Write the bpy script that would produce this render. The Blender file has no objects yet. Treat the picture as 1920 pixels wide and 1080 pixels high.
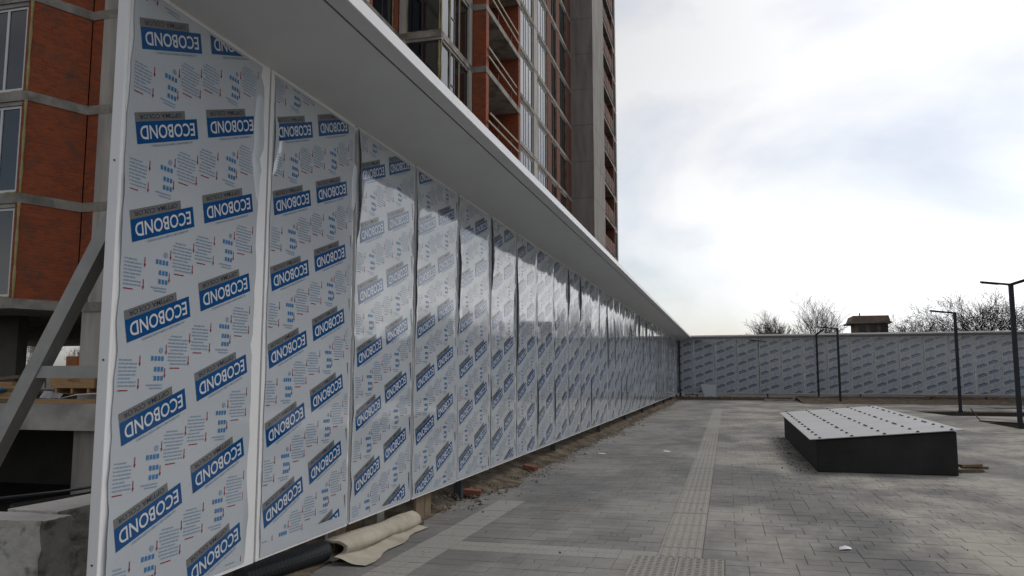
import bpy, bmesh, math, random
from mathutils import Vector, Matrix
import numpy as np
R = math.radians
random.seed(7)
scene = bpy.context.scene
col = scene.collection

# ------------------------------------------------------------------ camera
# world frame: +Y runs along the long wall, +X points away from it, ground at z = 0
CAM_H = 1.63
FPX = 1500.0
PITCH = math.atan(165.0 / FPX)
YAW = math.atan(402.0 / math.hypot(FPX, 165.0))
cam_d = bpy.data.cameras.new('camera')
cam_d.sensor_width = 36.0
cam_d.lens = 36.0 * FPX / 1920.0
cam_d.clip_end = 2500.0
cam = bpy.data.objects.new('camera', cam_d)
cam.location = (0, 0, CAM_H)
cam.rotation_euler = (math.pi / 2 + PITCH, 0, YAW)
col.objects.link(cam)
scene.camera = cam

# ------------------------------------------------------------------ light
VEIL_K, VEIL_C = 1.45, 1.6             # thin cloud: share of the clear sky's glow, plus an even part
SUN_AZ, SUN_EL = 36.0, 46.0          # azimuth clockwise from +Y, elevation
world = bpy.data.worlds.new('World')
scene.world = world
world.use_nodes = True
wn = world.node_tree.nodes
wl = world.node_tree.links
wn.clear()
out = wn.new('ShaderNodeOutputWorld')
bg = wn.new('ShaderNodeBackground')
bg.inputs['Strength'].default_value = 0.1
sky = wn.new('ShaderNodeTexSky')
sky.sky_type = 'NISHITA'
sky.sun_disc = False
sky.sun_elevation = R(SUN_EL)
sky.sun_rotation = R(SUN_AZ)
sky.air_density = 1.0
sky.dust_density = 2.0
tc = wn.new('ShaderNodeTexCoord')
mp = wn.new('ShaderNodeMapping')
mp.inputs['Scale'].default_value = (1.0, 1.0, 2.2)
mp.inputs['Location'].default_value = (0.35, 0.2, 0.1)
nz = wn.new('ShaderNodeTexNoise')
nz.inputs['Scale'].default_value = 1.9
nz.inputs['Detail'].default_value = 7.0
nz.inputs['Roughness'].default_value = 0.5
nz.inputs['Distortion'].default_value = 0.5
ramp = wn.new('ShaderNodeValToRGB')
ramp.color_ramp.elements[0].position = 0.30
ramp.color_ramp.elements[0].color = (0.12, 0.12, 0.12, 1)
ramp.color_ramp.elements[1].position = 0.56
ramp.color_ramp.elements[1].color = (1, 1, 1, 1)
mix = wn.new('ShaderNodeMix')
mix.data_type = 'RGBA'
bw = wn.new('ShaderNodeRGBToBW')
wl.new(sky.outputs['Color'], bw.inputs['Color'])
veil = wn.new('ShaderNodeMath')
veil.operation = 'MULTIPLY_ADD'
veil.inputs[1].default_value = VEIL_K
veil.inputs[2].default_value = VEIL_C
wl.new(bw.outputs['Val'], veil.inputs[0])
veil_c = wn.new('ShaderNodeCombineColor')
for ch, kk in (('Red', 1.0), ('Green', 1.005), ('Blue', 1.02)):
    mm = wn.new('ShaderNodeMath')
    mm.operation = 'MULTIPLY'
    mm.inputs[1].default_value = kk
    wl.new(veil.outputs[0], mm.inputs[0])
    wl.new(mm.outputs[0], veil_c.inputs[ch])
wl.new(veil_c.outputs['Color'], mix.inputs['B'])
wl.new(tc.outputs['Generated'], mp.inputs['Vector'])
wl.new(mp.outputs['Vector'], nz.inputs['Vector'])
wl.new(nz.outputs['Fac'], ramp.inputs['Fac'])
wl.new(ramp.outputs['Color'], mix.inputs['Factor'])
wl.new(sky.outputs['Color'], mix.inputs['A'])
wl.new(mix.outputs['Result'], bg.inputs['Color'])
wl.new(bg.outputs['Background'], out.inputs['Surface'])

sun_d = bpy.data.lights.new('sun', 'SUN')
sun_d.energy = 0.7
sun_d.angle = R(14)
sun_d.color = (1.0, 0.96, 0.9)
sun = bpy.data.objects.new('sun', sun_d)
to_sun = Vector((math.sin(R(SUN_AZ)) * math.cos(R(SUN_EL)), math.cos(R(SUN_AZ)) * math.cos(R(SUN_EL)), math.sin(R(SUN_EL))))
sun.rotation_euler = (-to_sun).to_track_quat('-Z', 'Y').to_euler()
sun.location = (20, 20, 60)
col.objects.link(sun)
scene.view_settings.view_transform = 'Standard'
scene.view_settings.look = 'None'
scene.view_settings.exposure = 0.0
scene.view_settings.gamma = 1.0
scene.view_settings.use_curve_mapping = False

# ------------------------------------------------------------------ materials
def mat(name, c1, c2=None, rough=0.8, scale=4.0, bump=0.0, bscale=30.0, spec=0.5, metal=0.0, dirt=None, dscale=0.6, dlo=0.45, dhi=0.65, stretch=(1, 1, 1)):
    """Principled with noise between two colours, optional larger dirt patches and fine bump (world space)."""
    m = bpy.data.materials.new(name)
    m.use_nodes = True
    n, l = m.node_tree.nodes, m.node_tree.links
    b = n['Principled BSDF']
    b.inputs['Roughness'].default_value = rough
    b.inputs['Metallic'].default_value = metal
    b.inputs['Specular IOR Level'].default_value = spec
    geo = n.new('ShaderNodeNewGeometry')
    c2 = c2 or tuple(x * 0.8 for x in c1)
    mpn = n.new('ShaderNodeMapping')
    mpn.inputs['Scale'].default_value = stretch
    l.new(geo.outputs['Position'], mpn.inputs['Vector'])
    t = n.new('ShaderNodeTexNoise')
    t.inputs['Scale'].default_value = scale
    t.inputs['Detail'].default_value = 6
    t.inputs['Roughness'].default_value = 0.62
    l.new(mpn.outputs['Vector'], t.inputs['Vector'])
    rp = n.new('ShaderNodeValToRGB')
    rp.color_ramp.elements[0].position = 0.34
    rp.color_ramp.elements[1].position = 0.66
    rp.color_ramp.elements[0].color = (*c2, 1)
    rp.color_ramp.elements[1].color = (*c1, 1)
    l.new(t.outputs['Fac'], rp.inputs['Fac'])
    src = rp.outputs['Color']
    if dirt:
        t2 = n.new('ShaderNodeTexNoise')
        t2.inputs['Scale'].default_value = dscale
        t2.inputs['Detail'].default_value = 8
        t2.inputs['Roughness'].default_value = 0.6
        l.new(mpn.outputs['Vector'], t2.inputs['Vector'])
        r2 = n.new('ShaderNodeValToRGB')
        r2.color_ramp.elements[0].position = dlo
        r2.color_ramp.elements[1].position = dhi
        l.new(t2.outputs['Fac'], r2.inputs['Fac'])
        mx = n.new('ShaderNodeMix')
        mx.data_type = 'RGBA'
        l.new(r2.outputs['Color'], mx.inputs['Factor'])
        l.new(src, mx.inputs['A'])
        mx.inputs['B'].default_value = (*dirt, 1)
        src = mx.outputs['Result']
    l.new(src, b.inputs['Base Color'])
    if bump:
        t3 = n.new('ShaderNodeTexNoise')
        t3.inputs['Scale'].default_value = bscale
        t3.inputs['Detail'].default_value = 5
        l.new(geo.outputs['Position'], t3.inputs['Vector'])
        bp = n.new('ShaderNodeBump')
        bp.inputs['Strength'].default_value = 1.0
        bp.inputs['Distance'].default_value = bump
        l.new(t3.outputs['Fac'], bp.inputs['Height'])
        l.new(bp.outputs['Normal'], b.inputs['Normal'])
    return m


def film_mat(name, c, rough=0.10, ior=1.58, grime=0.0):
    """Glossy protective film (and the ink printed on it): the sheet bulges between its fixings."""
    m = bpy.data.materials.new(name)
    m.use_nodes = True
    n, l = m.node_tree.nodes, m.node_tree.links
    b = n['Principled BSDF']
    b.inputs['Base Color'].default_value = (*c, 1)
    b.inputs['IOR'].default_value = ior
    geo = n.new('ShaderNodeNewGeometry')
    def noise(scale, sc, det=1.0):
        mp_ = n.new('ShaderNodeMapping')
        mp_.inputs['Scale'].default_value = sc
        l.new(geo.outputs['Position'], mp_.inputs['Vector'])
        t = n.new('ShaderNodeTexNoise')
        t.inputs['Scale'].default_value = scale
        t.inputs['Detail'].default_value = det
        t.inputs['Roughness'].default_value = 0.4
        l.new(mp_.outputs['Vector'], t.inputs['Vector'])
        return t.outputs['Fac']
    def math_(op, a, bb):
        k = n.new('ShaderNodeMath')
        k.operation = op
        for i, v in ((0, a), (1, bb)):
            if isinstance(v, (int, float)):
                k.inputs[i].default_value = v
            else:
                l.new(v, k.inputs[i])
        return k.outputs[0]
    big = noise(1.0, (0.5, 1.2, 0.10))
    fine = noise(1.0, (3, 5.0, 3.0), 2.0)
    h = math_('ADD', math_('MULTIPLY', big, 0.015), math_('MULTIPLY', fine, 0.00025))
    bp = n.new('ShaderNodeBump')
    bp.inputs['Strength'].default_value = 1.0
    bp.inputs['Distance'].default_value = 1.0
    l.new(h, bp.inputs['Height'])
    l.new(bp.outputs['Normal'], b.inputs['Normal'])
    rr = math_('ADD', math_('MULTIPLY', noise(1.0, (1.5, 1.5, 1.0), 4.0), 0.06), rough - 0.075)
    l.new(rr, b.inputs['Roughness'])
    dust = noise(1.0, (1.2, 1.6, 0.8), 6.0)
    rp = n.new('ShaderNodeValToRGB')
    rp.color_ramp.elements[0].position = 0.3
    rp.color_ramp.elements[1].position = 0.7
    rp.color_ramp.elements[0].color = (*[x * 0.93 for x in c], 1)
    rp.color_ramp.elements[1].color = (*c, 1)
    l.new(dust, rp.inputs['Fac'])
    l.new(rp.outputs['Color'], b.inputs['Base Color'])
    return m


def brick_mat(name, c1, c2, mortar, rot=(0, 0, 0), stain=(0.10, 0.075, 0.06)):
    m = bpy.data.materials.new(name)
    m.use_nodes = True
    n, l = m.node_tree.nodes, m.node_tree.links
    b = n['Principled BSDF']
    b.inputs['Roughness'].default_value = 0.9
    geo = n.new('ShaderNodeNewGeometry')
    sep = n.new('ShaderNodeSeparateXYZ')
    l.new(geo.outputs['Position'], sep.inputs[0])
    ad = n.new('ShaderNodeMath')
    ad.operation = 'ADD'
    l.new(sep.outputs['X'], ad.inputs[0])
    l.new(sep.outputs['Y'], ad.inputs[1])
    cb = n.new('ShaderNodeCombineXYZ')
    l.new(ad.outputs[0], cb.inputs['X'])
    l.new(sep.outputs['Z'], cb.inputs['Y'])
    br = n.new('ShaderNodeTexBrick')
    br.inputs['Color1'].default_value = (*c1, 1)
    br.inputs['Color2'].default_value = (*c2, 1)
    br.inputs['Mortar'].default_value = (*mortar, 1)
    br.inputs['Scale'].default_value = 1.0
    br.inputs['Brick Width'].default_value = 0.27
    br.inputs['Row Height'].default_value = 0.10
    br.inputs['Mortar Size'].default_value = 0.010
    br.inputs['Bias'].default_value = -0.1
    l.new(cb.outputs[0], br.inputs['Vector'])
    t = n.new('ShaderNodeTexNoise')
    t.inputs['Scale'].default_value = 1.3
    t.inputs['Detail'].default_value = 8
    t.inputs['Roughness'].default_value = 0.7
    l.new(geo.outputs['Position'], t.inputs['Vector'])
    rp = n.new('ShaderNodeValToRGB')
    rp.color_ramp.elements[0].position = 0.5
    rp.color_ramp.elements[1].position = 0.72
    rp.color_ramp.elements[1].color = (0.8, 0.8, 0.8, 1)
    l.new(t.outputs['Fac'], rp.inputs['Fac'])
    mx = n.new('ShaderNodeMix')
    mx.data_type = 'RGBA'
    l.new(rp.outputs['Color'], mx.inputs['Factor'])
    l.new(br.outputs['Color'], mx.inputs['A'])
    mx.inputs['B'].default_value = (*stain, 1)
    l.new(mx.outputs['Result'], b.inputs['Base Color'])
    bp = n.new('ShaderNodeBump')
    bp.inputs['Distance'].default_value = 0.01
    bp.invert = True
    l.new(br.outputs['Fac'], bp.inputs['Height'])
    l.new(bp.outputs['Normal'], b.inputs['Normal'])
    return m


M = {}
M['film'] = film_mat('film_white', (0.50, 0.535, 0.565), 0.10)
M['ink_blue'] = film_mat('ink_blue', (0.004, 0.075, 0.235), 0.12)
M['ink_white'] = film_mat('ink_white', (0.66, 0.68, 0.70), 0.10)
M['ink_grey'] = film_mat('ink_grey', (0.18, 0.18, 0.175), 0.12)
M['ink_dark'] = film_mat('ink_dark', (0.035, 0.045, 0.08), 0.12)
M['ink_red'] = film_mat('ink_red', (0.32, 0.02, 0.05), 0.12)
M['ink_pale'] = film_mat('ink_pale', (0.25, 0.34, 0.46), 0.12)
M['ink_mid'] = film_mat('ink_mid', (0.05, 0.20, 0.44), 0.12)
M['panel'] = mat('panel_white', (0.84, 0.84, 0.84), (0.79, 0.79, 0.79), rough=0.35, scale=2.0)
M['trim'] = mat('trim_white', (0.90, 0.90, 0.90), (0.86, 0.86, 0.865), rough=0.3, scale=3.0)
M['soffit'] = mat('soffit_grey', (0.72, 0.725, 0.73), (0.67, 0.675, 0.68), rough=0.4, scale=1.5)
M['backing'] = mat('backing_dark', (0.03, 0.03, 0.032), rough=0.8)
M['steel'] = mat('galvanised_steel', (0.42, 0.415, 0.40), (0.34, 0.335, 0.325), rough=0.55, scale=6, spec=0.4)
M['concrete'] = mat('concrete', (0.48, 0.455, 0.415), (0.36, 0.34, 0.31), rough=0.9, scale=1.2, bump=0.004, bscale=12, dirt=(0.19, 0.18, 0.165), dscale=0.8, dlo=0.5, dhi=0.75)
M['slab'] = mat('slab_edge', (0.40, 0.375, 0.335), (0.27, 0.25, 0.22), rough=0.95, scale=1.6, bump=0.006, bscale=10, dirt=(0.15, 0.135, 0.115), dscale=1.1, dlo=0.46, dhi=0.68)
M['concrete_shaded'] = mat('concrete_shaded', (0.36, 0.335, 0.305), (0.24, 0.225, 0.205), rough=0.9, scale=1.0, dirt=(0.16, 0.15, 0.14), dscale=0.7, dlo=0.52, dhi=0.8, stretch=(1.6, 1.6, 0.25))  # darker copy of the concrete; shade on the shear wall put into colour
M['concrete_lit'] = mat('concrete_column_lit', (0.56, 0.53, 0.48), (0.42, 0.40, 0.365), rough=0.9, scale=1.4, dirt=(0.24, 0.225, 0.205), dscale=0.9, dlo=0.5, dhi=0.8, stretch=(1.6, 1.6, 0.25))  # lighter copy of the concrete; stronger light at left end put into colour
M['block'] = mat('concrete_block', (0.62, 0.60, 0.54), (0.47, 0.455, 0.41), rough=0.95, scale=5, bump=0.012, bscale=18, dirt=(0.20, 0.19, 0.17), dscale=6, dlo=0.55, dhi=0.7)
M['block_top'] = mat('concrete_dust', (0.56, 0.53, 0.50), (0.47, 0.45, 0.425), rough=0.95, scale=9, bump=0.004, bscale=40)
M['brick'] = brick_mat('brick_red', (0.40, 0.085, 0.026), (0.28, 0.055, 0.018), (0.22, 0.12, 0.075))
M['brick2'] = brick_mat('brick_brown', (0.23, 0.068, 0.036), (0.155, 0.045, 0.025), (0.16, 0.11, 0.085))
M['glass'] = mat('window_glass', (0.012, 0.014, 0.016), (0.006, 0.007, 0.008), rough=0.04, scale=0.6, spec=0.9)
M['frame_white'] = mat('window_frame_white', (0.72, 0.73, 0.75), (0.66, 0.67, 0.69), rough=0.4)
M['frame_dark'] = mat('window_frame_dark', (0.045, 0.05, 0.06), rough=0.4)
M['foam'] = mat('foam_yellow', (0.46, 0.41, 0.20), (0.34, 0.29, 0.13), rough=0.95, scale=9, bump=0.02, bscale=14)
M['interior'] = mat('dim_interior', (0.10, 0.095, 0.085), (0.07, 0.065, 0.06), rough=0.95, scale=0.8)
M['rail_red'] = mat('rail_red', (0.14, 0.022, 0.016), rough=0.6)
M['rail_wood'] = mat('rail_wood', (0.42, 0.36, 0.27), (0.32, 0.27, 0.2), rough=0.8)
M['wood'] = mat('timber', (0.46, 0.29, 0.14), (0.36, 0.21, 0.10), rough=0.85, scale=3, stretch=(1, 6, 12))
M['wood_old'] = mat('timber_weathered', (0.22, 0.165, 0.10), (0.14, 0.10, 0.06), rough=0.9, scale=4, stretch=(6, 6, 1))
M['soil'] = mat('soil', (0.115, 0.088, 0.062), (0.066, 0.051, 0.038), rough=1.0, spec=0.1, scale=2.5, bump=0.03, bscale=9, dirt=(0.185, 0.16, 0.122), dscale=3.5)
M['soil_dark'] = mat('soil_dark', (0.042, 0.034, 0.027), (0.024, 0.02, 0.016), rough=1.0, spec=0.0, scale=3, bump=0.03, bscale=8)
M['rubble'] = mat('rubble', (0.26, 0.225, 0.175), (0.07, 0.055, 0.042), rough=1.0, scale=7, bump=0.01, bscale=30)
M['dark_box'] = mat('bitumen_black', (0.024, 0.024, 0.023), (0.014, 0.014, 0.0135), rough=0.85, scale=2, bump=0.004, bscale=20, dirt=(0.034, 0.033, 0.03), dscale=1.5, dlo=0.5, dhi=0.8)
M['lid'] = mat('lid_metal', (0.40, 0.40, 0.405), (0.34, 0.34, 0.345), rough=0.5, scale=1.2, spec=0.5, dirt=(0.36, 0.35, 0.33), dscale=1.0)
M['bolt'] = mat('bolt_dark', (0.035, 0.035, 0.05), rough=0.5)
M['lamp'] = mat('lamp_navy', (0.010, 0.012, 0.022), (0.006, 0.007, 0.014), rough=0.55)
M['cloth'] = mat('geotextile_cream', (0.47, 0.43, 0.35), (0.36, 0.325, 0.26), rough=0.95, scale=4, bump=0.012, bscale=9, dirt=(0.27, 0.235, 0.185), dscale=3, dlo=0.5, dhi=0.75)
M['mesh'] = mat('black_plastic', (0.03, 0.032, 0.034), rough=0.5)
M['bark'] = mat('bark', (0.055, 0.042, 0.038), (0.035, 0.027, 0.025), rough=0.95)
M['bark_pale'] = mat('bark_pale', (0.10, 0.08, 0.073), (0.07, 0.056, 0.05), rough=0.95)
M['roof'] = mat('roof_rust', (0.30, 0.22, 0.18), (0.21, 0.15, 0.12), rough=0.9, scale=1.0)
M['render'] = mat('render_grey', (0.30, 0.29, 0.28), (0.22, 0.21, 0.205), rough=0.9, scale=0.8)
M['orange'] = mat('machine_orange', (0.52, 0.17, 0.025), (0.36, 0.11, 0.02), rough=0.5, scale=3)
M['blue_sheet'] = mat('blue_plastic', (0.02, 0.13, 0.24), rough=0.5)
M['pit'] = mat('pit_earth', (0.05, 0.043, 0.036), (0.03, 0.026, 0.022), rough=1.0, scale=0.8, bump=0.05, bscale=2)
M['paper'] = mat('paper_scrap', (0.75, 0.78, 0.80), rough=0.6)
M['silver'] = mat('foil_silver', (0.75, 0.75, 0.75), rough=0.25, metal=0.6)
M['green'] = mat('green_scrap', (0.22, 0.45, 0.08), rough=0.6)
M['joint'] = mat('joint_sand', (0.19, 0.175, 0.15), (0.13, 0.12, 0.105), rough=1.0, scale=5)


def paver_mat(name, c, k=1.0):
    """Concrete paver with sand dust in patches that ignore the joints, scaled up toward +X."""
    m = bpy.data.materials.new(name)
    m.use_nodes = True
    n, l = m.node_tree.nodes, m.node_tree.links
    b = n['Principled BSDF']
    b.inputs['Roughness'].default_value = 0.88
    geo = n.new('ShaderNodeNewGeometry')
    def noise(scale, det, sc=(1, 1, 1), rgh=0.6, loc=(0, 0, 0)):
        mp_ = n.new('ShaderNodeMapping')
        mp_.inputs['Scale'].default_value = sc
        mp_.inputs['Location'].default_value = loc
        l.new(geo.outputs['Position'], mp_.inputs['Vector'])
        t = n.new('ShaderNodeTexNoise')
        t.inputs['Scale'].default_value = scale
        t.inputs['Detail'].default_value = det
        t.inputs['Roughness'].default_value = rgh
        l.new(mp_.outputs['Vector'], t.inputs['Vector'])
        return t.outputs['Fac']
    def ramp_(f, p0, p1, a, bb):
        rp = n.new('ShaderNodeValToRGB')
        rp.color_ramp.elements[0].position = p0
        rp.color_ramp.elements[1].position = p1
        rp.color_ramp.elements[0].color = (*a, 1)
        rp.color_ramp.elements[1].color = (*bb, 1)
        l.new(f, rp.inputs['Fac'])
        return rp.outputs['Color']
    def mixc(f, a, bb):
        mx = n.new('ShaderNodeMix')
        mx.data_type = 'RGBA'
        l.new(f, mx.inputs['Factor'])
        l.new(a, mx.inputs['A'])
        if isinstance(bb, tuple):
            mx.inputs['B'].default_value = (*bb, 1)
        else:
            l.new(bb, mx.inputs['B'])
        return mx.outputs['Result']
    grain = ramp_(noise(26, 5), 0.3, 0.7, tuple(x * 0.78 for x in c), tuple(x * 1.12 for x in c))
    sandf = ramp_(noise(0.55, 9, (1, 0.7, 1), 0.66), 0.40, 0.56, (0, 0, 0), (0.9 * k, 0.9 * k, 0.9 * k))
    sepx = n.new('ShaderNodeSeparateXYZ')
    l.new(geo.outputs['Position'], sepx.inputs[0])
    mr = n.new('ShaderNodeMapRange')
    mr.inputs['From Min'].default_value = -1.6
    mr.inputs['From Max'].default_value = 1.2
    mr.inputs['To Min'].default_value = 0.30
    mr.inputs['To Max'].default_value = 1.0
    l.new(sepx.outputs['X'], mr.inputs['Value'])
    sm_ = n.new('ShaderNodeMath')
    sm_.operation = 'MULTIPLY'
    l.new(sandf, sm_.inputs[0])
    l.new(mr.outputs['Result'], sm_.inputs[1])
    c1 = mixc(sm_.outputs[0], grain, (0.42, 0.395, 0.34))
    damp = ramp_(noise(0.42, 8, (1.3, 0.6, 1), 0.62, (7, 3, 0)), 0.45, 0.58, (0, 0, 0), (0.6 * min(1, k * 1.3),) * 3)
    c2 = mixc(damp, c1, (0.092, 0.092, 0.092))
    l.new(c2, b.inputs['Base Color'])
    bp = n.new('ShaderNodeBump')
    bp.inputs['Distance'].default_value = 0.003
    l.new(noise(60, 4), bp.inputs['Height'])
    l.new(bp.outputs['Normal'], b.inputs['Normal'])
    return m


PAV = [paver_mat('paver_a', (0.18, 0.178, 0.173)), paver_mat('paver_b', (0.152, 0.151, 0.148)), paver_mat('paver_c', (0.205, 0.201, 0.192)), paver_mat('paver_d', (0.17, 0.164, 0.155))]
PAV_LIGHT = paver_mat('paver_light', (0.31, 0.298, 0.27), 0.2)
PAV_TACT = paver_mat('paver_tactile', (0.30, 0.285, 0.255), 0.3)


# ------------------------------------------------------------------ mesh helpers
class MB:
    def __init__(self):
        self.v, self.f, self.m = [], [], []

    def quad(self, pts, mi=0):
        i = len(self.v)
        self.v += [tuple(p) for p in pts]
        self.f.append(tuple(range(i, i + len(pts))))
        self.m.append(mi)

    def box(self, x0, x1, y0, y1, z0, z1, mi=0):
        i = len(self.v)
        self.v += [(x0, y0, z0), (x1, y0, z0), (x1, y1, z0), (x0, y1, z0), (x0, y0, z1), (x1, y0, z1), (x1, y1, z1), (x0, y1, z1)]
        for q in ((3, 2, 1, 0), (4, 5, 6, 7), (0, 1, 5, 4), (1, 2, 6, 5), (2, 3, 7, 6), (3, 0, 4, 7)):
            self.f.append(tuple(i + k for k in q))
            self.m.append(mi)

    def prism(self, poly, z0, z1, mi=0):
        """poly: list of (x, y) counter-clockwise."""
        i = len(self.v)
        k = len(poly)
        self.v += [(x, y, z0) for x, y in poly] + [(x, y, z1) for x, y in poly]
        self.f.append(tuple(i + j for j in reversed(range(k))))
        self.f.append(tuple(i + k + j for j in range(k)))
        self.m += [mi, mi]
        for j in range(k):
            a, b = i + j, i + (j + 1) % k
            self.f.append((a, b, b + k, a + k))
            self.m.append(mi)

    def bar(self, p0, p1, w, h=None, mi=0, up=(0, 0, 1)):
        p0, p1 = Vector(p0), Vector(p1)
        h = h or w
        d = (p1 - p0).normalized()
        u = Vector(up)
        if abs(d.dot(u)) > 0.97:
            u = Vector((0, 1, 0))
        s = d.cross(u).normalized()
        t = s.cross(d).normalized()
        i = len(self.v)
        for p in (p0, p1):
            for a, b in ((-1, -1), (1, -1), (1, 1), (-1, 1)):
                self.v.append(tuple(p + s * (a * w / 2) + t * (b * h / 2)))
        for q in ((0, 1, 2, 3), (7, 6, 5, 4), (1, 0, 4, 5), (2, 1, 5, 6), (3, 2, 6, 7), (0, 3, 7, 4)):
            self.f.append(tuple(i + k for k in q))
            self.m.append(mi)

    def tube(self, pts, radii, n=8, mi=0, cap=True):
        i = len(self.v)
        pts = [Vector(p) for p in pts]
        for k, p in enumerate(pts):
            d = (pts[min(k + 1, len(pts) - 1)] - pts[max(k - 1, 0)]).normalized()
            u = Vector((0, 0, 1)) if abs(d.z) < 0.9 else Vector((0, 1, 0))
            s = d.cross(u).normalized()
            t = s.cross(d)
            for j in range(n):
                a = 2 * math.pi * j / n
                self.v.append(tuple(p + (s * math.cos(a) + t * math.sin(a)) * radii[k]))
        for k in range(len(pts) - 1):
            for j in range(n):
                a, b = i + k * n + j, i + k * n + (j + 1) % n
                self.f.append((a, b, b + n, a + n))
                self.m.append(mi)
        if cap:
            self.f.append(tuple(i + j for j in reversed(range(n))))
            self.f.append(tuple(i + (len(pts) - 1) * n + j for j in range(n)))
            self.m += [mi, mi]

    def mesh(self, name, mats):
        me = bpy.data.meshes.new(name)
        me.from_pydata(self.v, [], self.f)
        for m_ in (mats if isinstance(mats, (list, tuple)) else [mats]):
            me.materials.append(m_)
        me.polygons.foreach_set('material_index', self.m)
        me.update()
        return me

    def build(self, name, mats, parent=None, smooth=False, fix=False, bevel=0.0):
        me = self.mesh(name, mats)
        if fix:
            bm = bmesh.new()
            bm.from_mesh(me)
            bmesh.ops.recalc_face_normals(bm, faces=bm.faces)
            bm.to_mesh(me)
            bm.free()
        if smooth:
            me.polygons.foreach_set('use_smooth', [True] * len(me.polygons))
        o = put(name, me, parent)
        if bevel:
            md = o.modifiers.new('bevel', 'BEVEL')
            md.width = bevel
            md.segments = 2
            md.limit_method = 'ANGLE'
        return o


def put(name, me, parent=None, loc=None, scale=None, rotz=0.0):
    o = bpy.data.objects.new(name, me)
    col.objects.link(o)
    if parent:
        o.parent = parent
    if loc:
        o.location = loc
    if scale:
        o.scale = scale
    if rotz:
        o.rotation_euler.z = rotz
    return o


def thing(name, label, cat, loc=(0, 0, 0), group=None, rotz=0.0):
    o = bpy.data.objects.new(name, None)
    o.empty_display_size = 0.2
    col.objects.link(o)
    o.location = loc
    o.rotation_euler.z = rotz
    return tag(o, label, cat, group)


def tag(o, label=None, cat=None, group=None, kind=None):
    if label:
        o['label'] = label
    if cat:
        o['category'] = cat
    if group:
        o['group'] = group
    if kind:
        o['kind'] = kind
    return o


def hull_lump(mb, c, r, rnd, mi=0, flat=0.7):
    """small irregular stone"""
    i = len(mb.v)
    pts = [(1, 0, 0), (-1, 0, 0), (0, 1, 0), (0, -1, 0), (0, 0, 1), (0, 0, -1)]
    a = rnd.uniform(0, 6.28)
    ca, sa = math.cos(a), math.sin(a)
    for p in pts:
        k = r * rnd.uniform(0.6, 1.25)
        x, y, z = p[0] * k, p[1] * k * rnd.uniform(0.6, 1.1), p[2] * k * flat
        mb.v.append((c[0] + x * ca - y * sa, c[1] + x * sa + y * ca, c[2] + z))
    for f in ((0, 2, 4), (2, 1, 4), (1, 3, 4), (3, 0, 4), (2, 0, 5), (1, 2, 5), (3, 1, 5), (0, 3, 5)):
        mb.f.append(tuple(i + k for k in f))
        mb.m.append(mi)


# ================================================================== THE SETTING
# ---- terrain: flat site with the excavation pit behind the wall
PX0, PX1, PY0, PY1, PZ = -46.0, -5.9, 1.5, 47.0, -2.7
g = MB()
B = 900.0
def flat(x0, x1, y0, y1, z):
    g.quad([(x0, y0, z), (x1, y0, z), (x1, y1, z), (x0, y1, z)])
GZ = -0.06
flat(-B, B, PY1, B, GZ)
flat(-B, B, -B, PY0, GZ)
flat(-B, PX0, PY0, PY1, GZ)
flat(PX1, B, PY0, PY1, GZ)
s_ = 0.7
flat(PX0 + s_, PX1 - s_, PY0 + s_, PY1 - s_, PZ)
i_, o_ = [(PX0 + s_, PY0 + s_), (PX1 - s_, PY0 + s_), (PX1 - s_, PY1 - s_), (PX0 + s_, PY1 - s_)], [(PX0, PY0), (PX1, PY0), (PX1, PY1), (PX0, PY1)]
for k in range(4):
    a, b = k, (k + 1) % 4
    g.quad([(*o_[a], GZ), (*o_[b], GZ), (*i_[b], PZ), (*i_[a], PZ)])
ground = g.build('ground', M['pit'], fix=False)
tag(ground, kind='structure')

# ---- pavement: bedding sheet, individual pavers near, patterned surface farther off
WALL_X = -3.35
PAVE_END = 27.0
pv = MB()
pv.quad([(-3.55, -4, -0.012), (40, -4, -0.012), (40, PAVE_END, -0.012), (-3.55, PAVE_END, -0.012)])
pavement = pv.build('pavement', M['joint'])
tag(pavement, kind='structure')


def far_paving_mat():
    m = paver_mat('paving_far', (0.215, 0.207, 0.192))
    n, l = m.node_tree.nodes, m.node_tree.links
    b = n['Principled BSDF']
    src = b.inputs['Base Color'].links[0].from_socket
    geo = n.new('ShaderNodeNewGeometry')
    br = n.new('ShaderNodeTexBrick')
    br.inputs['Scale'].default_value = 1.0
    br.inputs['Brick Width'].default_value = 0.32
    br.inputs['Row Height'].default_value = 0.2
    br.inputs['Mortar Size'].default_value = 0.008
    br.inputs['Color1'].default_value = (1.06, 1.05, 1.03, 1)
    br.inputs['Color2'].default_value = (0.9, 0.9, 0.9, 1)
    br.inputs['Mortar'].default_value = (0.66, 0.64, 0.60, 1)
    l.new(geo.outputs['Position'], br.inputs['Vector'])
    mx = n.new('ShaderNodeMix')
    mx.data_type = 'RGBA'
    mx.blend_type = 'MULTIPLY'
    mx.inputs['Factor'].default_value = 1.0
    l.new(src, mx.inputs['A'])
    l.new(br.outputs['Color'], mx.inputs['B'])
    l.new(mx.outputs['Result'], b.inputs['Base Color'])
    return m


M['paving_far'] = far_paving_mat()
fp = MB()
def sheet(mb, x0, x1, y0, y1, z, mi=0):
    mb.quad([(x0, y0, z), (x1, y0, z), (x1, y1, z), (x0, y1, z)], mi)
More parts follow.
